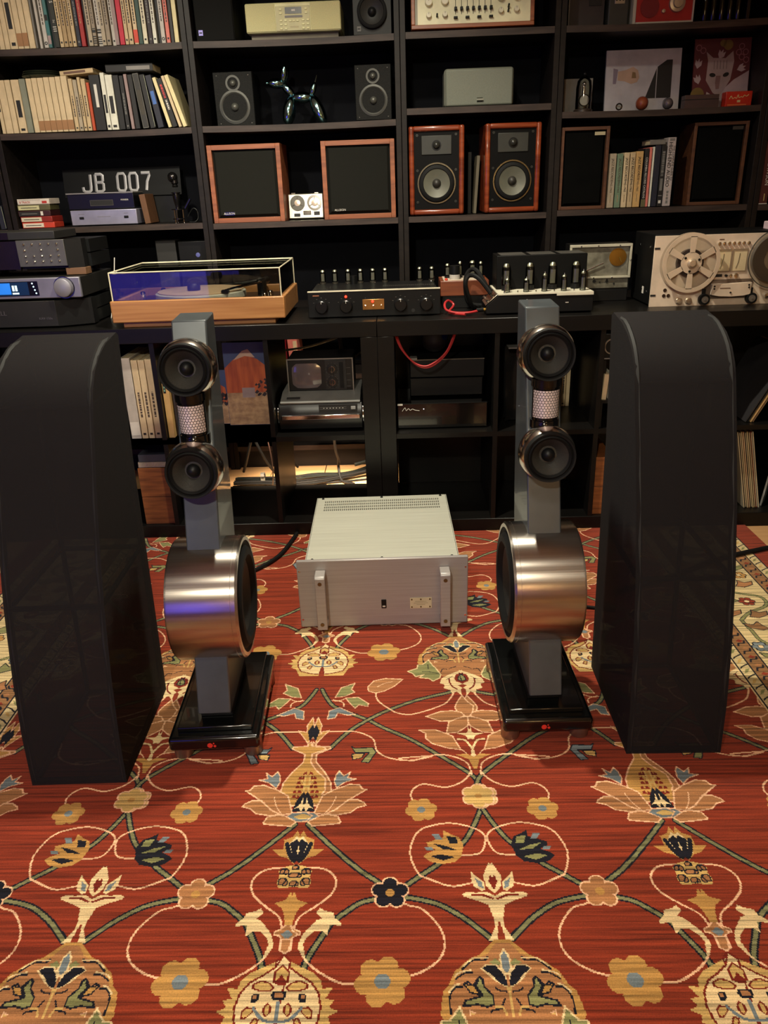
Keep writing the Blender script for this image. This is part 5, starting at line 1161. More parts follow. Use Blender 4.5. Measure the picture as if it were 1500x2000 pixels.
o = bx(-.065, 0, 0, .065, .045, .047).build('wooden_box', mat('dark_brown_box', (72, 52, 50), .5), loc=(1.178, 3.375, 1.403), bev=.001); tag(o, 'plain dark brown box before the cat picture', 'box'); bx(-.0655, -.001, .030, .0655, .046, .032).build('lid_seam', INK, o)
t = thing('cat_picture', 'art board with a pale cat face among dark red flowers', 'picture', (1.266, 3.43, 1.405), 0, rot=(-.14, 0, 0))
bx(-.108, 0, 0, .108, .008, .245).build('board', mat('maroon_art', (92, 36, 40), .6), t)
cw = mat('cat_white', (176, 158, 160), .6)
MB().prism([(-.06, .0), (-.052, .06), (-.02, .04), (.05, .10), (.106, .13), (.106, 0)], 'y', -.0006, 0).build('cat_body', cw, t)
MB().prism([(-.058, .100), (-.054, .17), (-.062, .200), (-.035, .178), (.012, .176), (.040, .200), (.046, .165), (.036, .10), (.008, .055), (-.010, .045), (-.028, .055)], 'y', -.0012, 0).build('cat_face', mat('cat_grey', (160, 142, 140), .6), t)
for x, a in ((-.034, -.15), (.018, .35)): MB().lathe([(.012, 0), (.012, .0006)], (0, 0, 0), (0, -1, 0), 20).tf(Matrix.Translation((x, -.0012, .118)) @ Matrix.Rotation(-a, 4, 'Y') @ Matrix.Diagonal((1, 1, .6, 1))).build('cat_eye', INK, t)
MB().prism([(-.018, .068), (-.006, .068), (-.004, .09), (-.002, .115), (-.020, .115), (-.022, .09)], 'y', -.0018, -.001).build('cat_nose', mat('nose_print', (126, 96, 94), .6), t)
for x in (-.03, -.018, -.006, .006, .018): bx(x-.001, -.0018, .138, x+.001, -.001, .168).build('cat_stripe', mat('stripe_print', (110, 92, 90), .6), t)
for x, z, r_ in ((.020, .222, .030), (-.088, .050, .026), (-.085, .025, .022), (.0, .228, .02)): MB().cyl((x, -.0008, z), (x, 0, z), r_ if z < .24-r_ else .24-z, n=28).build('flower', mat('mustard_print', (120, 98, 46), .6), t)
for x, z in ((.072, .215), (.088, .195), (.074, .178), (.092, .168), (.062, .195), (-.092, .215), (-.075, .205)): MB().ring((x, 0, z), (0, -1, 0), .0085, .011, .0008, 20).build('berry', mat('berry_print', (150, 96, 100), .6), t)
for x, z, a in ((-.005, .19, .4), (.082, .14, 1.2), (-.098, .16, .2), (-.098, .105, -.3)): MB().prism([(0, -.018), (.013, -.004), (.012, .014), (.004, .006), (0, .018), (-.005, .006), (-.013, .012), (-.012, -.004)], 'y', -.001, 0).tf(Matrix.Translation((x*.93, 0, z)) @ Matrix.Rotation(a, 4, 'Y')).build('leaf', cw, t)
o = bx(-.05, 0, 0, .05, .045, .052).build('tin_box', mat('red_tin', (196, 44, 26), .35), loc=(1.313, 3.36, 1.4035), bev=.002); tag(o, 'small bright red tin with cream script before the cat picture', 'tin')
MB().tube([(-.036, -.001, .026), (-.030, -.001, .036), (-.024, -.001, .027), (-.016, -.001, .031), (-.009, -.001, .028), (-.004, -.001, .040), (.0, -.001, .030), (.008, -.001, .033), (.014, -.001, .031), (.020, -.001, .038), (.028, -.001, .034), (.036, -.001, .040)], .0014, 5, 5).tf(Matrix.Diagonal((1, .5, 1, 1))).build('script', mat('cream_script', (214, 190, 130), .5), o)
bx(-.042, -.0008, .004, .03, 0, .008).build('print_line', mat('orange_print', (220, 110, 60), .5), o); bx(-.006, -.0008, .014, .006, 0, .022).build('emblem', mat('cream_script', (214, 190, 130), .5), o)
# far bay: third shelf, two dark wood framed speakers
m_dw = mat('dark_walnut', (96, 58, 34), .5, kind='wood', col2=(74, 42, 26), scale=(4, 60, 60))
blkc = mat('black_cloth', (11, 11, 10), .95, spec=.05)
framespk('tall dark wood speaker with a small cream badge, beside the jazz volumes', .634, .820, 1.0535, 1.350, 3.315, 0, m_dw, '', fw=.012, bpos=(.055, .272), cloth=blkc, bm2=mat('cream_badge', (176, 164, 130), .5))
framespk('tall dark wood speaker with a faint grey badge, standing alone by the last upright', 1.152, 1.358, 1.0535, 1.352, 3.34, math.radians(-3), m_dw, '', fw=.012, bpos=(.062, .275), cloth=blkc, bm2=mat('faint_badge', (44, 42, 40), .5))
# number plate bay
t = thing('number_plate', 'black number plate with silver characters JB 007', 'number plate', (-1.168, 3.50, 1.1605), 0, rot=(-.16, 0, 0))
bx(-.25, 0, 0, .25, .003, .112).build('plate', mat('plate_black', (9, 9, 10), .5, spec=.15), t, bev=.001)
m_alu = mat('plate_silver_digit', (150, 148, 150), .45, .4)
CH = {'J': [[(-.5, .28), (-.45, .08), (-.2, 0), (.2, 0), (.42, .1), (.45, .3), (.45, 1)]], 'B': [[(-.45, 0), (-.45, 1)], [(-.45, 1), (.2, 1), (.42, .92), (.42, .62), (.2, .53), (-.45, .53)], [(.2, .53), (.45, .44), (.45, .1), (.2, 0), (-.45, 0)]],
      '0': [[(-.45, .16), (-.3, 0), (.3, 0), (.45, .16), (.45, .84), (.3, 1), (-.3, 1), (-.45, .84), (-.45, .16), (-.3, 0)]], '7': [[(-.5, 1), (.5, 1), (.45, .86), (.15, .5), (.0, 0)]]}
for ch, x in (('J', -.150), ('B', -.096), ('0', -.002), ('0', .049), ('7', .102)):
    q = MB()
    for st in CH[ch]: q.tube([(x+px*.036, 0, .022+pz*.068) for px, pz in st], .0062, 6, 0)
    q.tf(Matrix.Diagonal((1, .16, 1, 1))).build('character', m_alu, t)
t = thing('plate_rest', 'black box behind the players propping the number plate', 'box', (-1.168, 3.50, 1.053)); bx(-.22, 0, 0, .22, .06, .104).build('body', BLK, t)
t = thing('cd_player', 'slim black player with a blue reflection, stacked on the silver one', 'player', (-1.215, 3.355, 1.114))
bx(-.136, 0, .002, .136, .13, .060).build('body', mat('player_black', (14, 14, 16), .28), t, bev=.002); bx(-.139, -.003, .060, .137, .13, .064).build('lid', mat('grey_lid', (150, 146, 140), .4, .5), t)
p = bx(-.045, -.001, .014, .05, 0, .036).build('display', INK, t); q_ = MB().box(-.045, -.0016, .014, .05, -.001, .0155).box(-.045, -.0016, .0345, .05, -.001, .036).box(-.045, -.0016, .0155, -.0435, -.001, .0345).box(.0485, -.0016, .0155, .05, -.001, .0345).build('display_frame', mat('dim_frame', (70, 66, 64), .5), p)
text(t, 'brand', 'PIONEER', .008, (.098, -.0006, .034), WHITE)
for x in (-.11, .11):
    for y in (.02, .11): MB().cyl((x, y, 0), (x, y, .003), .008, n=10).build('foot', RUBBER, t)
t = thing('mini_amplifier', 'silver slim amplifier with two small black keys, under the black player', 'amplifier', (-1.207, 3.34, 1.053))
bx(-.136, 0, .003, .136, .145, .060).build('body', mat('cool_silver', (170, 168, 186), .35, .6), t, bev=.002)
for x in (-.092, .092): bx(x-.009, -.003, .026, x+.009, 0, .035).build('key', BLK, t, bev=.001)
for x, w_ in ((-.092, .012), (.092, .008), (0, .027)): bx(x-w_, -.0006, .044 if x else .033, x+w_, 0, .0455 if x else .0345).build('print', GREY, t)
for x in (-.11, .11):
    for y in (.02, .12): MB().cyl((x, y, 0), (x, y, .004), .01, n=10).build('foot', RUBBER, t)
book(-1.050, -1.024, 1.053, .112, 'brown', 'p', 'brown book leaning against the two players', None, .10, 3.365, .12)
t = thing('spy_lamp', 'dark turned metal ornament with a ball top, before the number plate', 'ornament', (-.905, 3.36, 1.0525))
m_orn = mat('dark_chrome', (58, 56, 56), .22, .9)
MB().lathe([(.010, .135), (.012, .14), (.009, .145), (.014, .15), (.013, .165)], (0, 0, 0), (0, 0, 1), 24).build('collar', m_orn, t)
MB().sph((-.006, 0, .172), .020, (0, 0, 1), 24, 12).build('ball', m_orn, t)
MB().lathe([(.018, .112), (.018, .116), (.013, .117), (.015, .105), (.014, .09), (.011, .075), (.008, .062), (.009, .055)], (0, 0, 0), (0, 0, 1), 24).build('stem', m_orn, t)
for z, r_ in ((.050, .026), (.014, .024)): MB().lathe([(r_, 0), (r_, .004), (.0001, .004)], (0, 0, z), (0, 0, 1), 28).build('disc', m_orn, t)
for a in (0, 2.1, 4.2): MB().cyl((.02*math.cos(a), .02*math.sin(a), 0), (.02*math.cos(a), .02*math.sin(a), .052), .003, n=10).build('rod', CHROME, t)
MB().tube([(.03, 0, .055), (.055, .0, .09)], .006, 10, 0).build('lever', m_orn, t)
cable('thin_wire', 'thin looped wire beside the dark turned ornament', [(-.868, 3.36, 1.075), (-.845, 3.36, 1.105), (-.828, 3.36, 1.098), (-.825, 3.355, 1.07), (-.838, 3.35, 1.0555), (-.86, 3.35, 1.0555)], .0022, SATIN)
# stack of 8-track cartridges
m_8 = [('red cartridge at the bottom of the tape stack', (190, 60, 40), (214, 200, 180)), ('dark red cartridge with a white end label, second in the tape stack', (132, 36, 28), (206, 196, 170)), ('black cartridge with dark red ends in the tape stack', (54, 22, 24), (30, 26, 26)), ('olive cartridge with a cream label in the tape stack', (84, 80, 50), (190, 184, 140)), ('white cartridge lettered 8 TRACK on top of the stack', (196, 184, 172), (204, 194, 182))]
for i, (lb, c1, c2) in enumerate(m_8):
    dx = (0, -.004, -.008, -.006, -.004)[i]
    t = thing('tape_cartridge', lb, 'tape cartridge', (-1.472+dx, 3.315, 1.0525+i*.0222), math.radians((1, -2, 0, 2, -1)[i]), 'tape cartridge stack')
    bx(-.066, .0, 0, .066, .10, .0218).build('shell', mat('cart_%d' % i, c1, .45), t, bev=.002)
    l_ = bx(-.062, -.0008, .003, .062 if i == 4 else .022, 0, .0185).build('label', mat('cartlab_%d' % i, c2, .6), t)
    if i == 4:
        text(l_, 'lettering', '8 TRACK', .011, (-.034, -.0012, .009), mat('track_red', (170, 44, 36), .5)); bx(.036, -.0012, .004, .056, -.0008, .013).build('red_panel', mat('track_red', (170, 44, 36), .5), l_); bx(-.055, -.0012, .0165, .03, -.0008, .0175).build('print', GREY, l_)
    else: bx(-.052, -.0012, .009, .012, -.0008, .0115).build('print', INK if i != 2 else GREY, l_)
    if i == 2: bx(.026, -.0008, .003, .036, 0, .0185).build('end_label', WHITE, t)
# dim things on the shelf behind the turntable
t = thing('boxed_speaker', 'dim black speaker with a small round blue badge behind the turntable', 'speaker', (-.865, 3.36, .7005)); bx(-.06, 0, 0, .06, .15, .28).build('cabinet', BLK, t, bev=.003)
MB().lathe([(.009, 0), (.009, .002), (.0001, .003)], (.02, 0, .225), (0, -1, 0), 20).build('badge', mat('blue_badge', (86, 90, 150), .4), t); cone(t, 0, .09, .05, -.013)
t = thing('dark_case', 'dim charcoal case standing behind the turntable', 'case', (-.985, 3.38, .7005)); bx(-.04, 0, 0, .045, .14, .285).build('body', mat('dim_charcoal', (34, 33, 33), .6), t, bev=.003); bx(-.02, -.002, .1, .025, 0, .2).build('panel', mat('dim_panel', (44, 43, 42), .6), t)

# ---------------------------------------------------------------- inside the low cube shelves (upper cells z .371, lower cells z .045)
def lowbook(x0, x1, z0, h, col, st, label, group=None, tilt=0., Y=2.58, depth=.22): return book(x0, x1, z0, h, col, st, label, group, tilt, Y, depth)
o = lowbook(-.962, -.925, .3715, .284, 'palegrey', 'p', 'tall pale grey yearbook with a white label at its foot, in the cube shelf'); bx(.003, -.0006, .012, .034, .0005, .060).build('label', WHITE, o)
for i, a in enumerate((-.9245, -.9005, -.8765)):
    o = lowbook(a, a+.0238, .3715, (.276, .276, .278)[i], 'cream', 'd', 'tall tan paperbound volume in a row of three in the cube shelf', 'tan volumes in the cube shelf')
o = lowbook(-.8295, -.806, .3715, .272, 'ochre', 'p', 'ochre book with a black vertical title plate, against the shelf divider'); p = bx(.004, -.0006, .16, .013, .0005, .245).build('title_plate', INK, o); [bx(.006, -.0010, .166+.011*i_, .011, -.0005, .173+.011*i_).build('title', mat('teal_print2', (110, 150, 130), .6), p) for i_ in range(7)]
o = tag(bx(0, 0, 0, .006, .30, .30).build('record_sleeve', mat('dark_sleeve', (40, 34, 32), .5), loc=(-.802, 2.60, .3715)), 'dark record sleeve standing beside the ochre book', 'record')
m_sky = mat('poster_sky', (58, 72, 110), .5); m_rock = mat('poster_rock', (188, 92, 44), .5, kind='wood', col2=(150, 62, 30), scale=(60, 4, 8)); m_sand = mat('poster_sand', (178, 142, 104), .5, scale=(40, 8, 60), col2=(140, 106, 78))
def mesa(loc, label, w, h, rot):
    t = thing('record_cover', label, 'record', loc, 0, rot=rot)
    bx(0, 0, 0, w, .005, h).build('sleeve', m_sky, t)
    bx(.001, -.0004, .001, w-.001, 0, h*.40).build('printed_sand', m_sand, t)
    MB().prism([(.001, h*.40), (.001, h*.70), (w*.20, h*.80), (w*.45, h*.86), (w*.70, h*.80), (w*.95, h*.68), (w-.001, h*.40)], 'y', -.0005, 0).build('printed_mesa', m_rock, t)
    MB().prism([(w*.20, h*.79), (w*.40, h*.90), (w*.52, h*.92), (w*.66, h*.82), (w*.45, h*.84)], 'y', -.0007, 0).build('printed_snow', mat('poster_snow', (190, 160, 140), .5), t)
    rr = random.Random(4); q = MB()
    for i in range(26):
        x, z = rr.uniform(.62, .99)*w, h*(.36+.22*rr.random()); s_ = rr.uniform(.004, .010); q.prism([(x-s_, z-s_*.5), (x, z-s_), (min(x+s_, w), z), (x, z+s_*.8)], 'y', -.0009, 0)
    q.build('printed_tree', mat('poster_tree', (44, 34, 40), .6), t); bx(w*.33, -.0008, h*.34, w*.6, 0, h*.46).build('printed_house', mat('poster_house', (150, 130, 130), .6), t)
    return t
mesa((-.640, 2.72, .3715), 'record cover showing an orange mesa above desert sand', .172, .300, (-.02, 0, 0))
mesa((-.792, 2.74, .3715), 'record cover with a dim desert picture behind the loudspeaker column', .15, .20, (-.02, 0, 0))
m_box = mat('woodgrain_vinyl', (146, 88, 46), .45, kind='wood', col2=(102, 56, 26), scale=(8, 8, 70))
for x0, x1, lb in ((-.958, -.847, 'woodgrain cabinet box under the notebook stack in the cube shelf'), (.669, .735, 'woodgrain cabinet box beside the cover before the tape deck')):
    t = thing('woodgrain_box', lb, 'box', ((x0+x1)/2, 2.575, .0455)); w = (x1-x0)/2
    bx(-w, .004, 0, w, .30, .216).build('cabinet', m_box, t, bev=.001); bx(-w, 0, 0, w, .004, .105).build('front_panel', m_box, t, bev=.0006); bx(-w, 0, .107, w, .004, .216).build('front_panel', m_box, t, bev=.0006)
t = thing('notebook', 'white notebook with a corrugated edge lying on the woodgrain box', 'notebook', (-.902, 2.58, .2625))
bx(-.054, .004, 0, .054, .25, .019).build('pages', mat('white_pages', (186, 178, 164), .7), t)
for i in range(24): MB().cyl((-.052+i*.0045, .004, .001), (-.052+i*.0045, .004, .018), .0018, n=6).build('coil', mat('coil_grey', (190, 184, 172), .4), t)
o = tag(bx(-.053, 0, 0, .053, .25, .028).build('folder', mat('slate_folder', (66, 72, 84), .6), loc=(-.900, 2.585, .282), bev=.002), 'slate blue folder lying on the white notebook', 'folder')
# portable television on its radio base
t = thing('portable_television', 'vintage portable television with radio base and two chrome dials', 'television', (-.292, 2.60, .3720))
m_shell = mat('tv_shell', (20, 20, 21), .35)
bx(-.115, .085, .128, .115, .25, .242).build('screen_housing', m_shell, t, bev=.004)
q = MB().box(-.117, .081, .126, -.113, .087, .244).box(.113, .081, .126, .117, .087, .244).box(-.113, .081, .240, .113, .087, .244).build('trim_frame', mat('trim_grey', (150, 148, 144), .35, .7), t)
MB().sph((0, .22, 0), .1, (0, -1, 0), 8, 2, .9, 1)
vs = []; fs = []; n = 14
for i in range(n+1):
    for j in range(n+1):
        u, v = i/n*2-1, j/n*2-1; k_ = 1-.06*(u*u*v*v)
        vs.append((-.049+u*.052*(1-.04*v*v), .0835+.010*(u*u+v*v)*.5-.006, .183+v*.044*(1-.05*u*u)))
for i in range(n):
    for j in range(n): a = i*(n+1)+j; fs.append((a, a+n+1, a+n+2, a+1))
MB().add(vs, fs).build('picture_tube', mat('crt_glass', (96, 84, 86), .12, coat=.6), t)
bx(.018, .079, .132, .092, .085, .236).build('control_panel', mat('tv_panel', (30, 30, 31), .4), t)
for z in (.206, .160):
    k_ = MB().lathe([(.018, 0), (.018, .006), (.0001, .007)], (.042, .079, z), (0, -1, 0), 32).build('dial', m_shell, t)
    MB().ring((.042, .073, z), (0, -1, 0), .0085, .0105, .002, 32).build('dial_ring', CHROME, k_); bx(.0408, .067, z-.0125, .0432, .0735, z+.0125).build('dial_grip', CHROME, k_, bev=.0005)
for i in range(12):
    a = i*PI/6
    for z in (.206, .160): bx(.042+.0215*math.cos(a)-.001, .0784, z+.0215*math.sin(a)-.0006, .042+.0215*math.cos(a)+.001, .0792, z+.0215*math.sin(a)+.0006).build('dial_mark', GREY, t)
bx(.068, .077, .138, .082, .0795, .23).build('slider_panel', BLK, t)
for i in range(4): bx(.088, .0835, .142+i*.022, .106, .0845, .143+i*.022).build('panel_rule', GREY, t)
MB().prism([(.010, .107), (.085, .128), (.25, .128), (.25, .10), (.012, .10)], 'x', -.140, .140).build('grey_shelf', mat('shelf_grey', (128, 127, 124), .45), t, bev=.002)
bx(-.118, .028, .1125, -.072, .040, .1165).tf(Matrix.Translation((0, 0, .002))).build('nameplate', INK, t)
MB().prism([(.0, .055), (.004, .082), (.014, .100), (.030, .106), (.25, .106), (.25, .0), (.03, .0), (.010, .012), (.002, .03)], 'x', -.147, .147).build('radio_body', m_shell, t, bev=.003)
bx(-.138, -.004, .046, .140, .004, .064).build('chrome_bar', CHROME, t, bev=.003)
for s in (-1, 1): MB().lathe([(.040, 0), (.040, .005), (.034, .006), (.0001, .006)], (s*.147, .05, .056), (s, 0, 0), 36).build('chrome_end', CHROME, t)
p = bx(-.004, -.0008, .072, .130, .006, .098).build('tuning_scale', INK, t)
for z in (.083, .089): bx(.0, -.0012, z, .092, -.0006, z+.0007).build('scale_line', GREY, p)
for i in range(7): bx(.012+i*.011, -.0012, .0855, .015+i*.011, -.0006, .0875).build('scale_mark', WHITE, p)
bx(.108, -.004, .081, .124, 0, .092).build('switch', mat('grey_switch', (150, 150, 150), .4), t, bev=.001)
# things standing on the bookcase shelf seen through the cell
o = book(-.536, -.506, .442, .155, 'crimson', 'p', 'red audio book seen over the television', None, 0, 3.32); text(o, 'title', 'AUDIO', .026, (.014, -.0006, .105), mat('pale_red_print', (210, 150, 140), .5), -PI/2); bx(.002, -.0008, .001, .028, .0, .006).build('white_foot', WHITE, o)
o = tag(bx(-.55, 3.31, .421, -.30, 3.52, .4415).build('tray', mat('dark_pile', (24, 24, 26), .6)), 'low dark tray under the red book behind the television', 'tray')
o = book(-.492, -.448, .442, .165, 'salmon', 'p', 'leaning orange-brown book seen over the television', None, .04, 3.325); bx(.024, -.0006, .05, .040, .0005, .12).build('print', mat('cream_print', (214, 190, 150), .5), o)
t = thing('yellow_box', 'small flat yellow box on a dark one, behind the television', 'box', (-.368, 3.36, .442)); bx(-.05, 0, 0, .046, .1, .016).build('base', mat('olive_base', (92, 82, 52), .6), t); bx(-.046, -.004, .016, .044, .1, .032).build('lid', mat('dull_yellow', (182, 152, 84), .6), t)
cable('grey_cable', 'pale grey cable crossing behind the television', [(-.60, 3.05, .55), (-.48, 3.02, .58), (-.36, 3.0, .60), (-.22, 2.98, .645), (-.10, 2.97, .70)], .0045, mat('grey_sleeve', (116, 114, 110), .5))
cable('grey_cable', 'braided dark cable hanging straight down behind the television', [(-.245, 2.97, .72), (-.242, 2.97, .65), (-.236, 2.97, .58), (-.235, 2.97, .3)], .008, mat('braid', (60, 60, 60), .6, scale=(400,)*3, col2=(24, 24, 24)))
cable('grey_cable', 'short pale cable rising to the divider behind the television', [(-.23, 2.98, .54), (-.19, 2.98, .555), (-.15, 2.98, .58), (-.09, 2.98, .60)], .0045, mat('grey_sleeve', (116, 114, 110), .5))
# cables behind the lower cells, lying on or hanging over the pale floor
rr = random.Random(11); CM = [mat('cable_black', (9, 9, 9), .5, spec=.2), mat('green_black_sleeve', (12, 16, 13), .5, spec=.2), mat('dark_sleeving', (15, 14, 14), .55, spec=.2)]
lbl = ['thick', 'braided', 'thin', 'glossy', 'dull', 'stiff', 'slim', 'heavy', 'twisted', 'flat']
for i in range(9):
    z = -.002+.0075*(i//5); y = .019*(i % 5)-.034; j = lambda: rr.uniform(-.007, .007)
    cable('floor_cable', 'black %s cable in the bundle on the floor behind the cube shelf' % lbl[i], [(-.74, 3.120+y+j(), z+.004), (-.62, 3.115+y+j(), z+.004), (-.50, 3.105+y*1.4+j(), z+.004), (-.40, 3.120+y*1.6+j(), z+.006), (-.30, 3.140+y+j(), z+.008), (-.235, 3.160+y*.7, z+.010), (-.17, 3.195+y+j(), z+.016), (-.10, 3.235+y*1.6+j()*2, z+.022), (-.05, 3.255+y*2, z+.012)], (.0055, .0045, .003, .005, .0042, .0048, .0035, .0058, .004)[i], CM[i % 3])
t = thing('cable_tie', 'grey tie round the floor cables', 'cable tie', (0, 0, 0)); MB().ring((-.625, 3.115, .014), (1, .1, .05), .022, .026, .018, 16).build('band', mat('tie_grey', (92, 90, 82), .6), t); bx(-.622, 3.085, .034, -.606, 3.105, .044).build('clasp', GREY, t)
cable('loop_cable', 'dark cable looping down from the shelf to the floor bundle', [(-.215, 2.99, .352), (-.26, 3.03, .30), (-.29, 3.06, .22), (-.292, 3.09, .14), (-.285, 3.12, .09), (-.29, 3.15, .045), (-.275, 3.10, .002), (-.22, 3.065, -.001)], .006, CM[2])
cable('loop_cable', 'thick cable arcing down beside the upright to the floor bundle', [(-.185, 2.99, .352), (-.16, 3.03, .28), (-.115, 3.07, .20), (-.11, 3.11, .13), (-.115, 3.17, .08), (-.14, 3.20, .06), (-.22, 3.165, .05)], .008, CM[1])
cable('loop_cable', 'slim cable drawing an oval on the pale floor', [(-.46, 3.075, -.003), (-.36, 3.085, -.003), (-.27, 3.10, -.003), (-.18, 3.12, -.003), (-.11, 3.13, -.003), (-.08, 3.10, -.003), (-.09, 3.06, -.003)], .0045, RUBBER)
for i, (xa, xb, lb) in enumerate(((-.66, -.56, 'black plug lead slanting down behind the mesa record cell'), (-.60, -.70, 'black plug lead crossing down behind the mesa record cell'), (-.53, -.50, 'black plug lead hanging beside the divider'), (-.58, -.47, 'black plug lead sloping towards the divider'))):
    c_ = cable('plug_lead', lb, [(xa, 3.03+.02*i, .335), (xa+(xb-xa)*.3, 3.035+.02*i, .24), (xa+(xb-xa)*.7, 3.06+.02*i, .12), (xb, 3.10+.022*i, .045)], .006, CM[0]); bx(xa-.012, 3.02+.02*i, .31, xa+.012, 3.04+.02*i, .345).build('plug', BLK, c_, bev=.004)
cable('thin_wire', 'thin dark wire hanging behind the mesa record cell', [(-.575, 2.99, .33), (-.555, 2.99, .20), (-.55, 3.0, .10), (-.56, 3.02, .02)], .0025, mat('brown_wire', (52, 34, 28), .5))
t = thing('power_strip', 'black power strip hung at the back of the low shelf', 'power strip', (-.59, 3.12, .345)); bx(-.12, 0, 0, .13, .05, .035).build('body', BLK, t, bev=.004)
for i in range(5): MB().cyl((-.09+i*.045, -.001, .018), (-.09+i*.045, .004, .018), .014, n=16).build('socket', SATIN, t)
# dark components in the cells of the other unit
rc = cable('red_cable', 'thin red cable sagging in front of the dark components', [(-.024, 2.60, .705), (-.005, 2.59, .66), (.035, 2.585, .615), (.075, 2.58, .60), (.115, 2.582, .617), (.15, 2.59, .65), (.175, 2.60, .705)], .003, m_redc)
MB().tube([(-.020, 2.605, .705), (.0, 2.595, .655), (.04, 2.59, .608), (.08, 2.585, .594), (.12, 2.587, .612), (.155, 2.595, .65), (.18, 2.605, .705)], .003, 8, 6).build('strand', m_redc, rc)
t = thing('globe_speaker', 'grey ball with a round blue badge on the silver-edged box', 'speaker', (.115, 2.80, .604)); MB().sph((0, 0, .05), .050, (0, 0, 1), 32, 16).build('ball', mat('ball_grey', (74, 74, 72), .5), t); MB().lathe([(.014, 0), (.014, .002), (.0001, .003)], (.035, -.036, .062), (.68, -.7, .2), 24).build('badge', mat('navy_badge', (36, 52, 110), .4), t)
comps = [('black component with a silver front edge, under the grey ball', .025, .285, 2.68, .535, .603, True), ('plain black component in the middle of the dark stack', .025, .280, 2.69, .466, .534, False), ('gloss black component with a silver signature at the bottom of the stack', -.022, .290, 2.61, .3715, .465, None)]
for lb, x0, x1, y, z0, z1, kind in comps:
    t = thing('dark_component', lb, 'component', ((x0+x1)/2, y, z0)); w = (x1-x0)/2; h = z1-z0
    bx(-w, 0, .004, w, .22, h-.002).build('case', GLOSS if kind is None else BLK, t, bev=.002)
    for x in (-w+.03, w-.03): bx(x-.012, .02, 0, x+.012, .20, .005).build('foot', RUBBER, t)
    bx(-w, -.001, h-.004, w, .002, h-.001).build('edge_strip', mat('edge_silver', (120, 118, 112), .3, .8) if kind else SATIN, t)
    if kind: bx(-w, .0, h-.001, -w+.025, .04, h+.004).build('corner', GREY, t)
    if kind is None:
        MB().tube([(-.140, -.001, .066), (-.130, -.001, .078), (-.126, -.001, .068), (-.118, -.001, .075), (-.112, -.001, .069), (-.104, -.001, .073), (-.095, -.001, .069), (-.08, -.001, .067)], .0009, 5, 5).build('signature', WHITE, t); MB().sph((-.065, 0, .072), .002, (0, -1, 0), 8, 3, 0, 1).build('power_light', mat('led_white', (230, 230, 240), .3, emit=1.), t); bx(-w, -.0015, h-.007, -w+.018, 0, h-.001).build('silver_corner', WHITE, t)
t = thing('foil_bag', 'crumpled black glossy bag in the cell behind the loudspeaker column', 'bag', (.44, 2.66, .3765)); rr = random.Random(9); vs = []; fs = []
for i in range(13):
    for j in range(9):
        u, v = i/12, j/8; vs.append((-.08+.19*u, .0+.03*math.sin(5*u)+rr.uniform(-.006, .006)+.06*v*v, .26*v+rr.uniform(-.004, .004)))
for i in range(12):
    for j in range(8): a = i*9+j; fs.append((a, a+9, a+10, a+1))
b_ = MB().add(vs, fs); b_.add([(x, y+.05, z) for x, y, z in vs], [f[::-1] for f in fs]); b_.build('film', mat('black_film', (22, 22, 22), .2), t, ang=80); bx(-.075, .0, .258, .10, .07, .262).build('seal', GREY, t)
book(.594, .612, .3715, .175, 'tan', 'd', 'tan booklet behind the loudspeaker column, in the dark cell', None, 0, 2.86, .07); book(.6125, .628, .3715, .185, 'cream', 'p', 'cream booklet standing against the tan one in the dark cell', None, 0, 2.86, .07)
t = thing('small_shelf', 'dark raised shelf insert holding pale books, beside the cover', 'shelf', (.668, 2.57, .3715)); bx(.003, 0, .086, .15, .30, .096).build('board', SATIN, t); bx(.003, 0, 0, .010, .30, .086).build('leg', SATIN, t); bx(.14, 0, 0, .147, .30, .086).build('leg', SATIN, t)
book(.674, .692, .468, .088, 'cream', 'p', 'small cream book standing on the raised shelf insert', None, -.06, 2.58, .13); book(.6985, .705, .468, .088, 'white', 'p', 'thin white booklet beside the small cream book', None, -.06, 2.58, .13)
t = thing('knob_device', 'dark device with a silver ring dial on top of a small stand', 'device', (.715, 2.575, .600)); bx(-.045, .0, .008, .05, .12, .092).build('body', SATIN, t, bev=.002); MB().ring((-.02, 0, .05), (0, -1, 0), .022, .026, .004, 36).build('dial_ring', mat('ring_pale', (150, 148, 142), .3, .7), t); bx(-.045, -.003, .008, .05, 0, .012).build('lip', GREY, t)
for x in (-.035, .04):
    for y in (.02, .10): bx(x-.005, y-.005, -.044, x+.005, y+.005, .009).build('leg', BLK, t)
# records
RC = [(150, 140, 120), (40, 32, 30), (186, 160, 120), (170, 120, 90), (30, 28, 30), (196, 176, 130), (104, 84, 60), (120, 40, 30), (190, 186, 170)]
for i in range(9):
    o = tag(bx(0, 0, 0, .0035, .31, .295).build('record_sleeve', mat('lp_%d' % i, RC[i], .6), loc=(1.226+i*.0065, 2.60, .0458)), ['grey-tan record sleeve at the back of the leaning row', 'black record sleeve beside the grey-tan one', 'tan record sleeve in the leaning row', 'brownish pink record sleeve in the leaning row', 'black record sleeve in the middle of the leaning row', 'cream record sleeve in the leaning row', 'brown record sleeve in the leaning row', 'dark red record sleeve in the leaning row', 'off-white record sleeve at the end of the leaning row'][i], 'record', 'records leaning in the lower cell'); o.rotation_euler = (0, -.22, 0)
    bx(.0006, -.0006, .004, .0029, .0005, .291).build('sleeve_edge', m_pages, o)
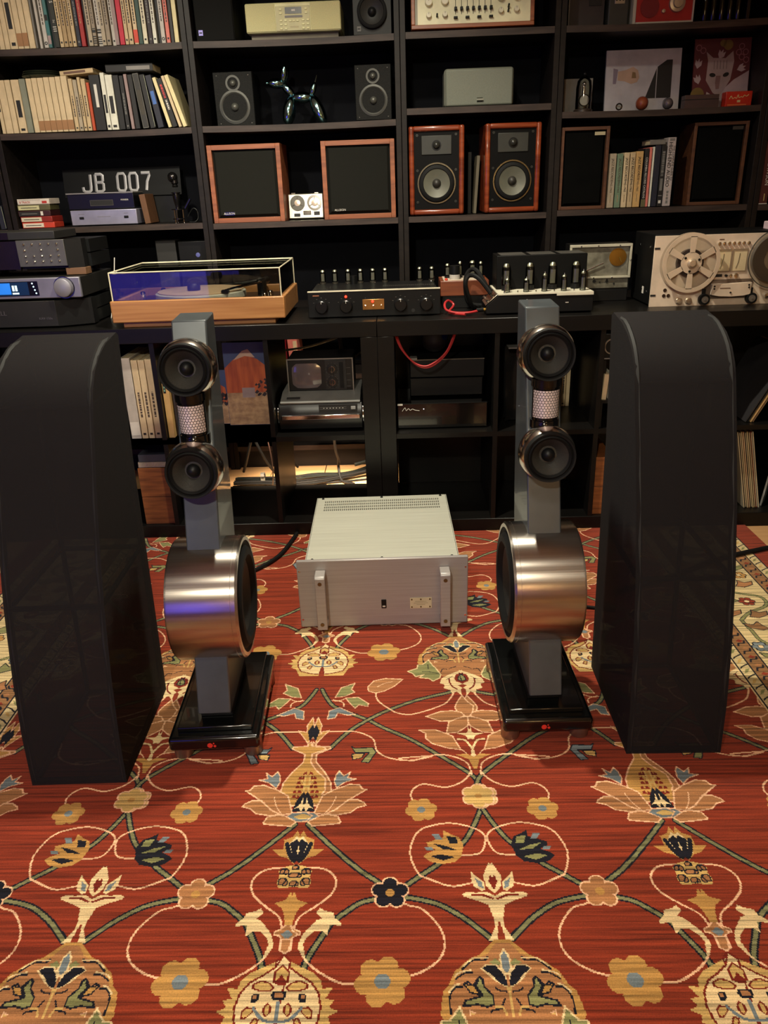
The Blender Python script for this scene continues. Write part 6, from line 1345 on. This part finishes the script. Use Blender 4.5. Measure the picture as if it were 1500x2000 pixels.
t = thing('record_cover', 'pale blue-grey record cover in a clear sleeve, behind the leaning records', 'record', (1.292, 2.62, .0458), 0, rot=(0, .10, -.6)); bx(0, 0, 0, .004, .07, .26).build('sleeve', mat('blue_grey_cover', (120, 130, 140), .4), t); bx(-.001, -.001, .0, .005, 0, .26).build('spine', mat('pale_spine', (160, 166, 170), .4), t)
for i in range(4):
    o = tag(bx(0, 0, 0, (.004, .003, .005, .004)[i], .28, .27).build('record_sleeve', mat('lpu_%d' % i, [(44, 42, 44), (26, 25, 26), (196, 160, 110), (120, 92, 66)][i], .5), loc=(1.178+i*.0085, 2.59, .3735)), ['charcoal record sleeve slanting in the upper cell', 'black record sleeve slanting in the upper cell', 'tan record sleeve slanting in the upper cell', 'brown record sleeve slanting in front of the tan one'][i], 'record', 'records slanting in the upper cell'); o.rotation_euler = (0, .46, 0)
    bx(.0004, -.0006, .004, (.0036, .0026, .0046, .0036)[i], .0005, .266).build('sleeve_edge', mat('lpu_%d' % i, (0, 0, 0)), o)
for i in range(3): tag(bx(0, 0, 0, .006, .2, .30).build('white_binder', mat('pale_binder', (150, 146, 138), .6), loc=(1.055+i*.011, 2.66, .3715)), 'pale thin binder of three in the dark cell beside the cover top', 'binder', 'pale binders in the cube shelf')

# ---------------------------------------------------------------- the screen that lights the other end of the room (seen only in reflections)
t = thing('television', 'large flat television glowing violet-blue at the other end of the room', 'television', (-2.05, -1.30, .0), math.radians(-14))
bx(-.70, -.48, -.008, .70, -.08, .24).build('stand', BLK, t); bx(-.1, -.14, .24, .1, -.06, .40).build('neck', BLK, t)
bx(-.82, -.075, .32, .82, -.012, 1.26).build('housing', GLOSS, t); bx(-.80, -.0125, .34, .80, -.010, 1.24).build('screen', mat('violet_screen', (96, 84, 236), .4, emit=2.4), t)
t = thing('floor_lamp', 'floor lamp with a lit cream drum shade at the other end of the room', 'lamp', (.75, -1.9, -.008))
MB().lathe([(.15, 0), (.15, .02), (.02, .03)], (0, 0, 0), (0, 0, 1), 36).build('base', SATIN, t); MB().cyl((0, 0, .02), (0, 0, 1.35), .012).build('pole', SATIN, t)
MB().lathe([(.20, 1.30), (.16, 1.58)], (0, 0, 0), (0, 0, 1), 40, cap=False).build('shade', mat('lit_shade', (255, 214, 150), .8, emit=14.0), t)
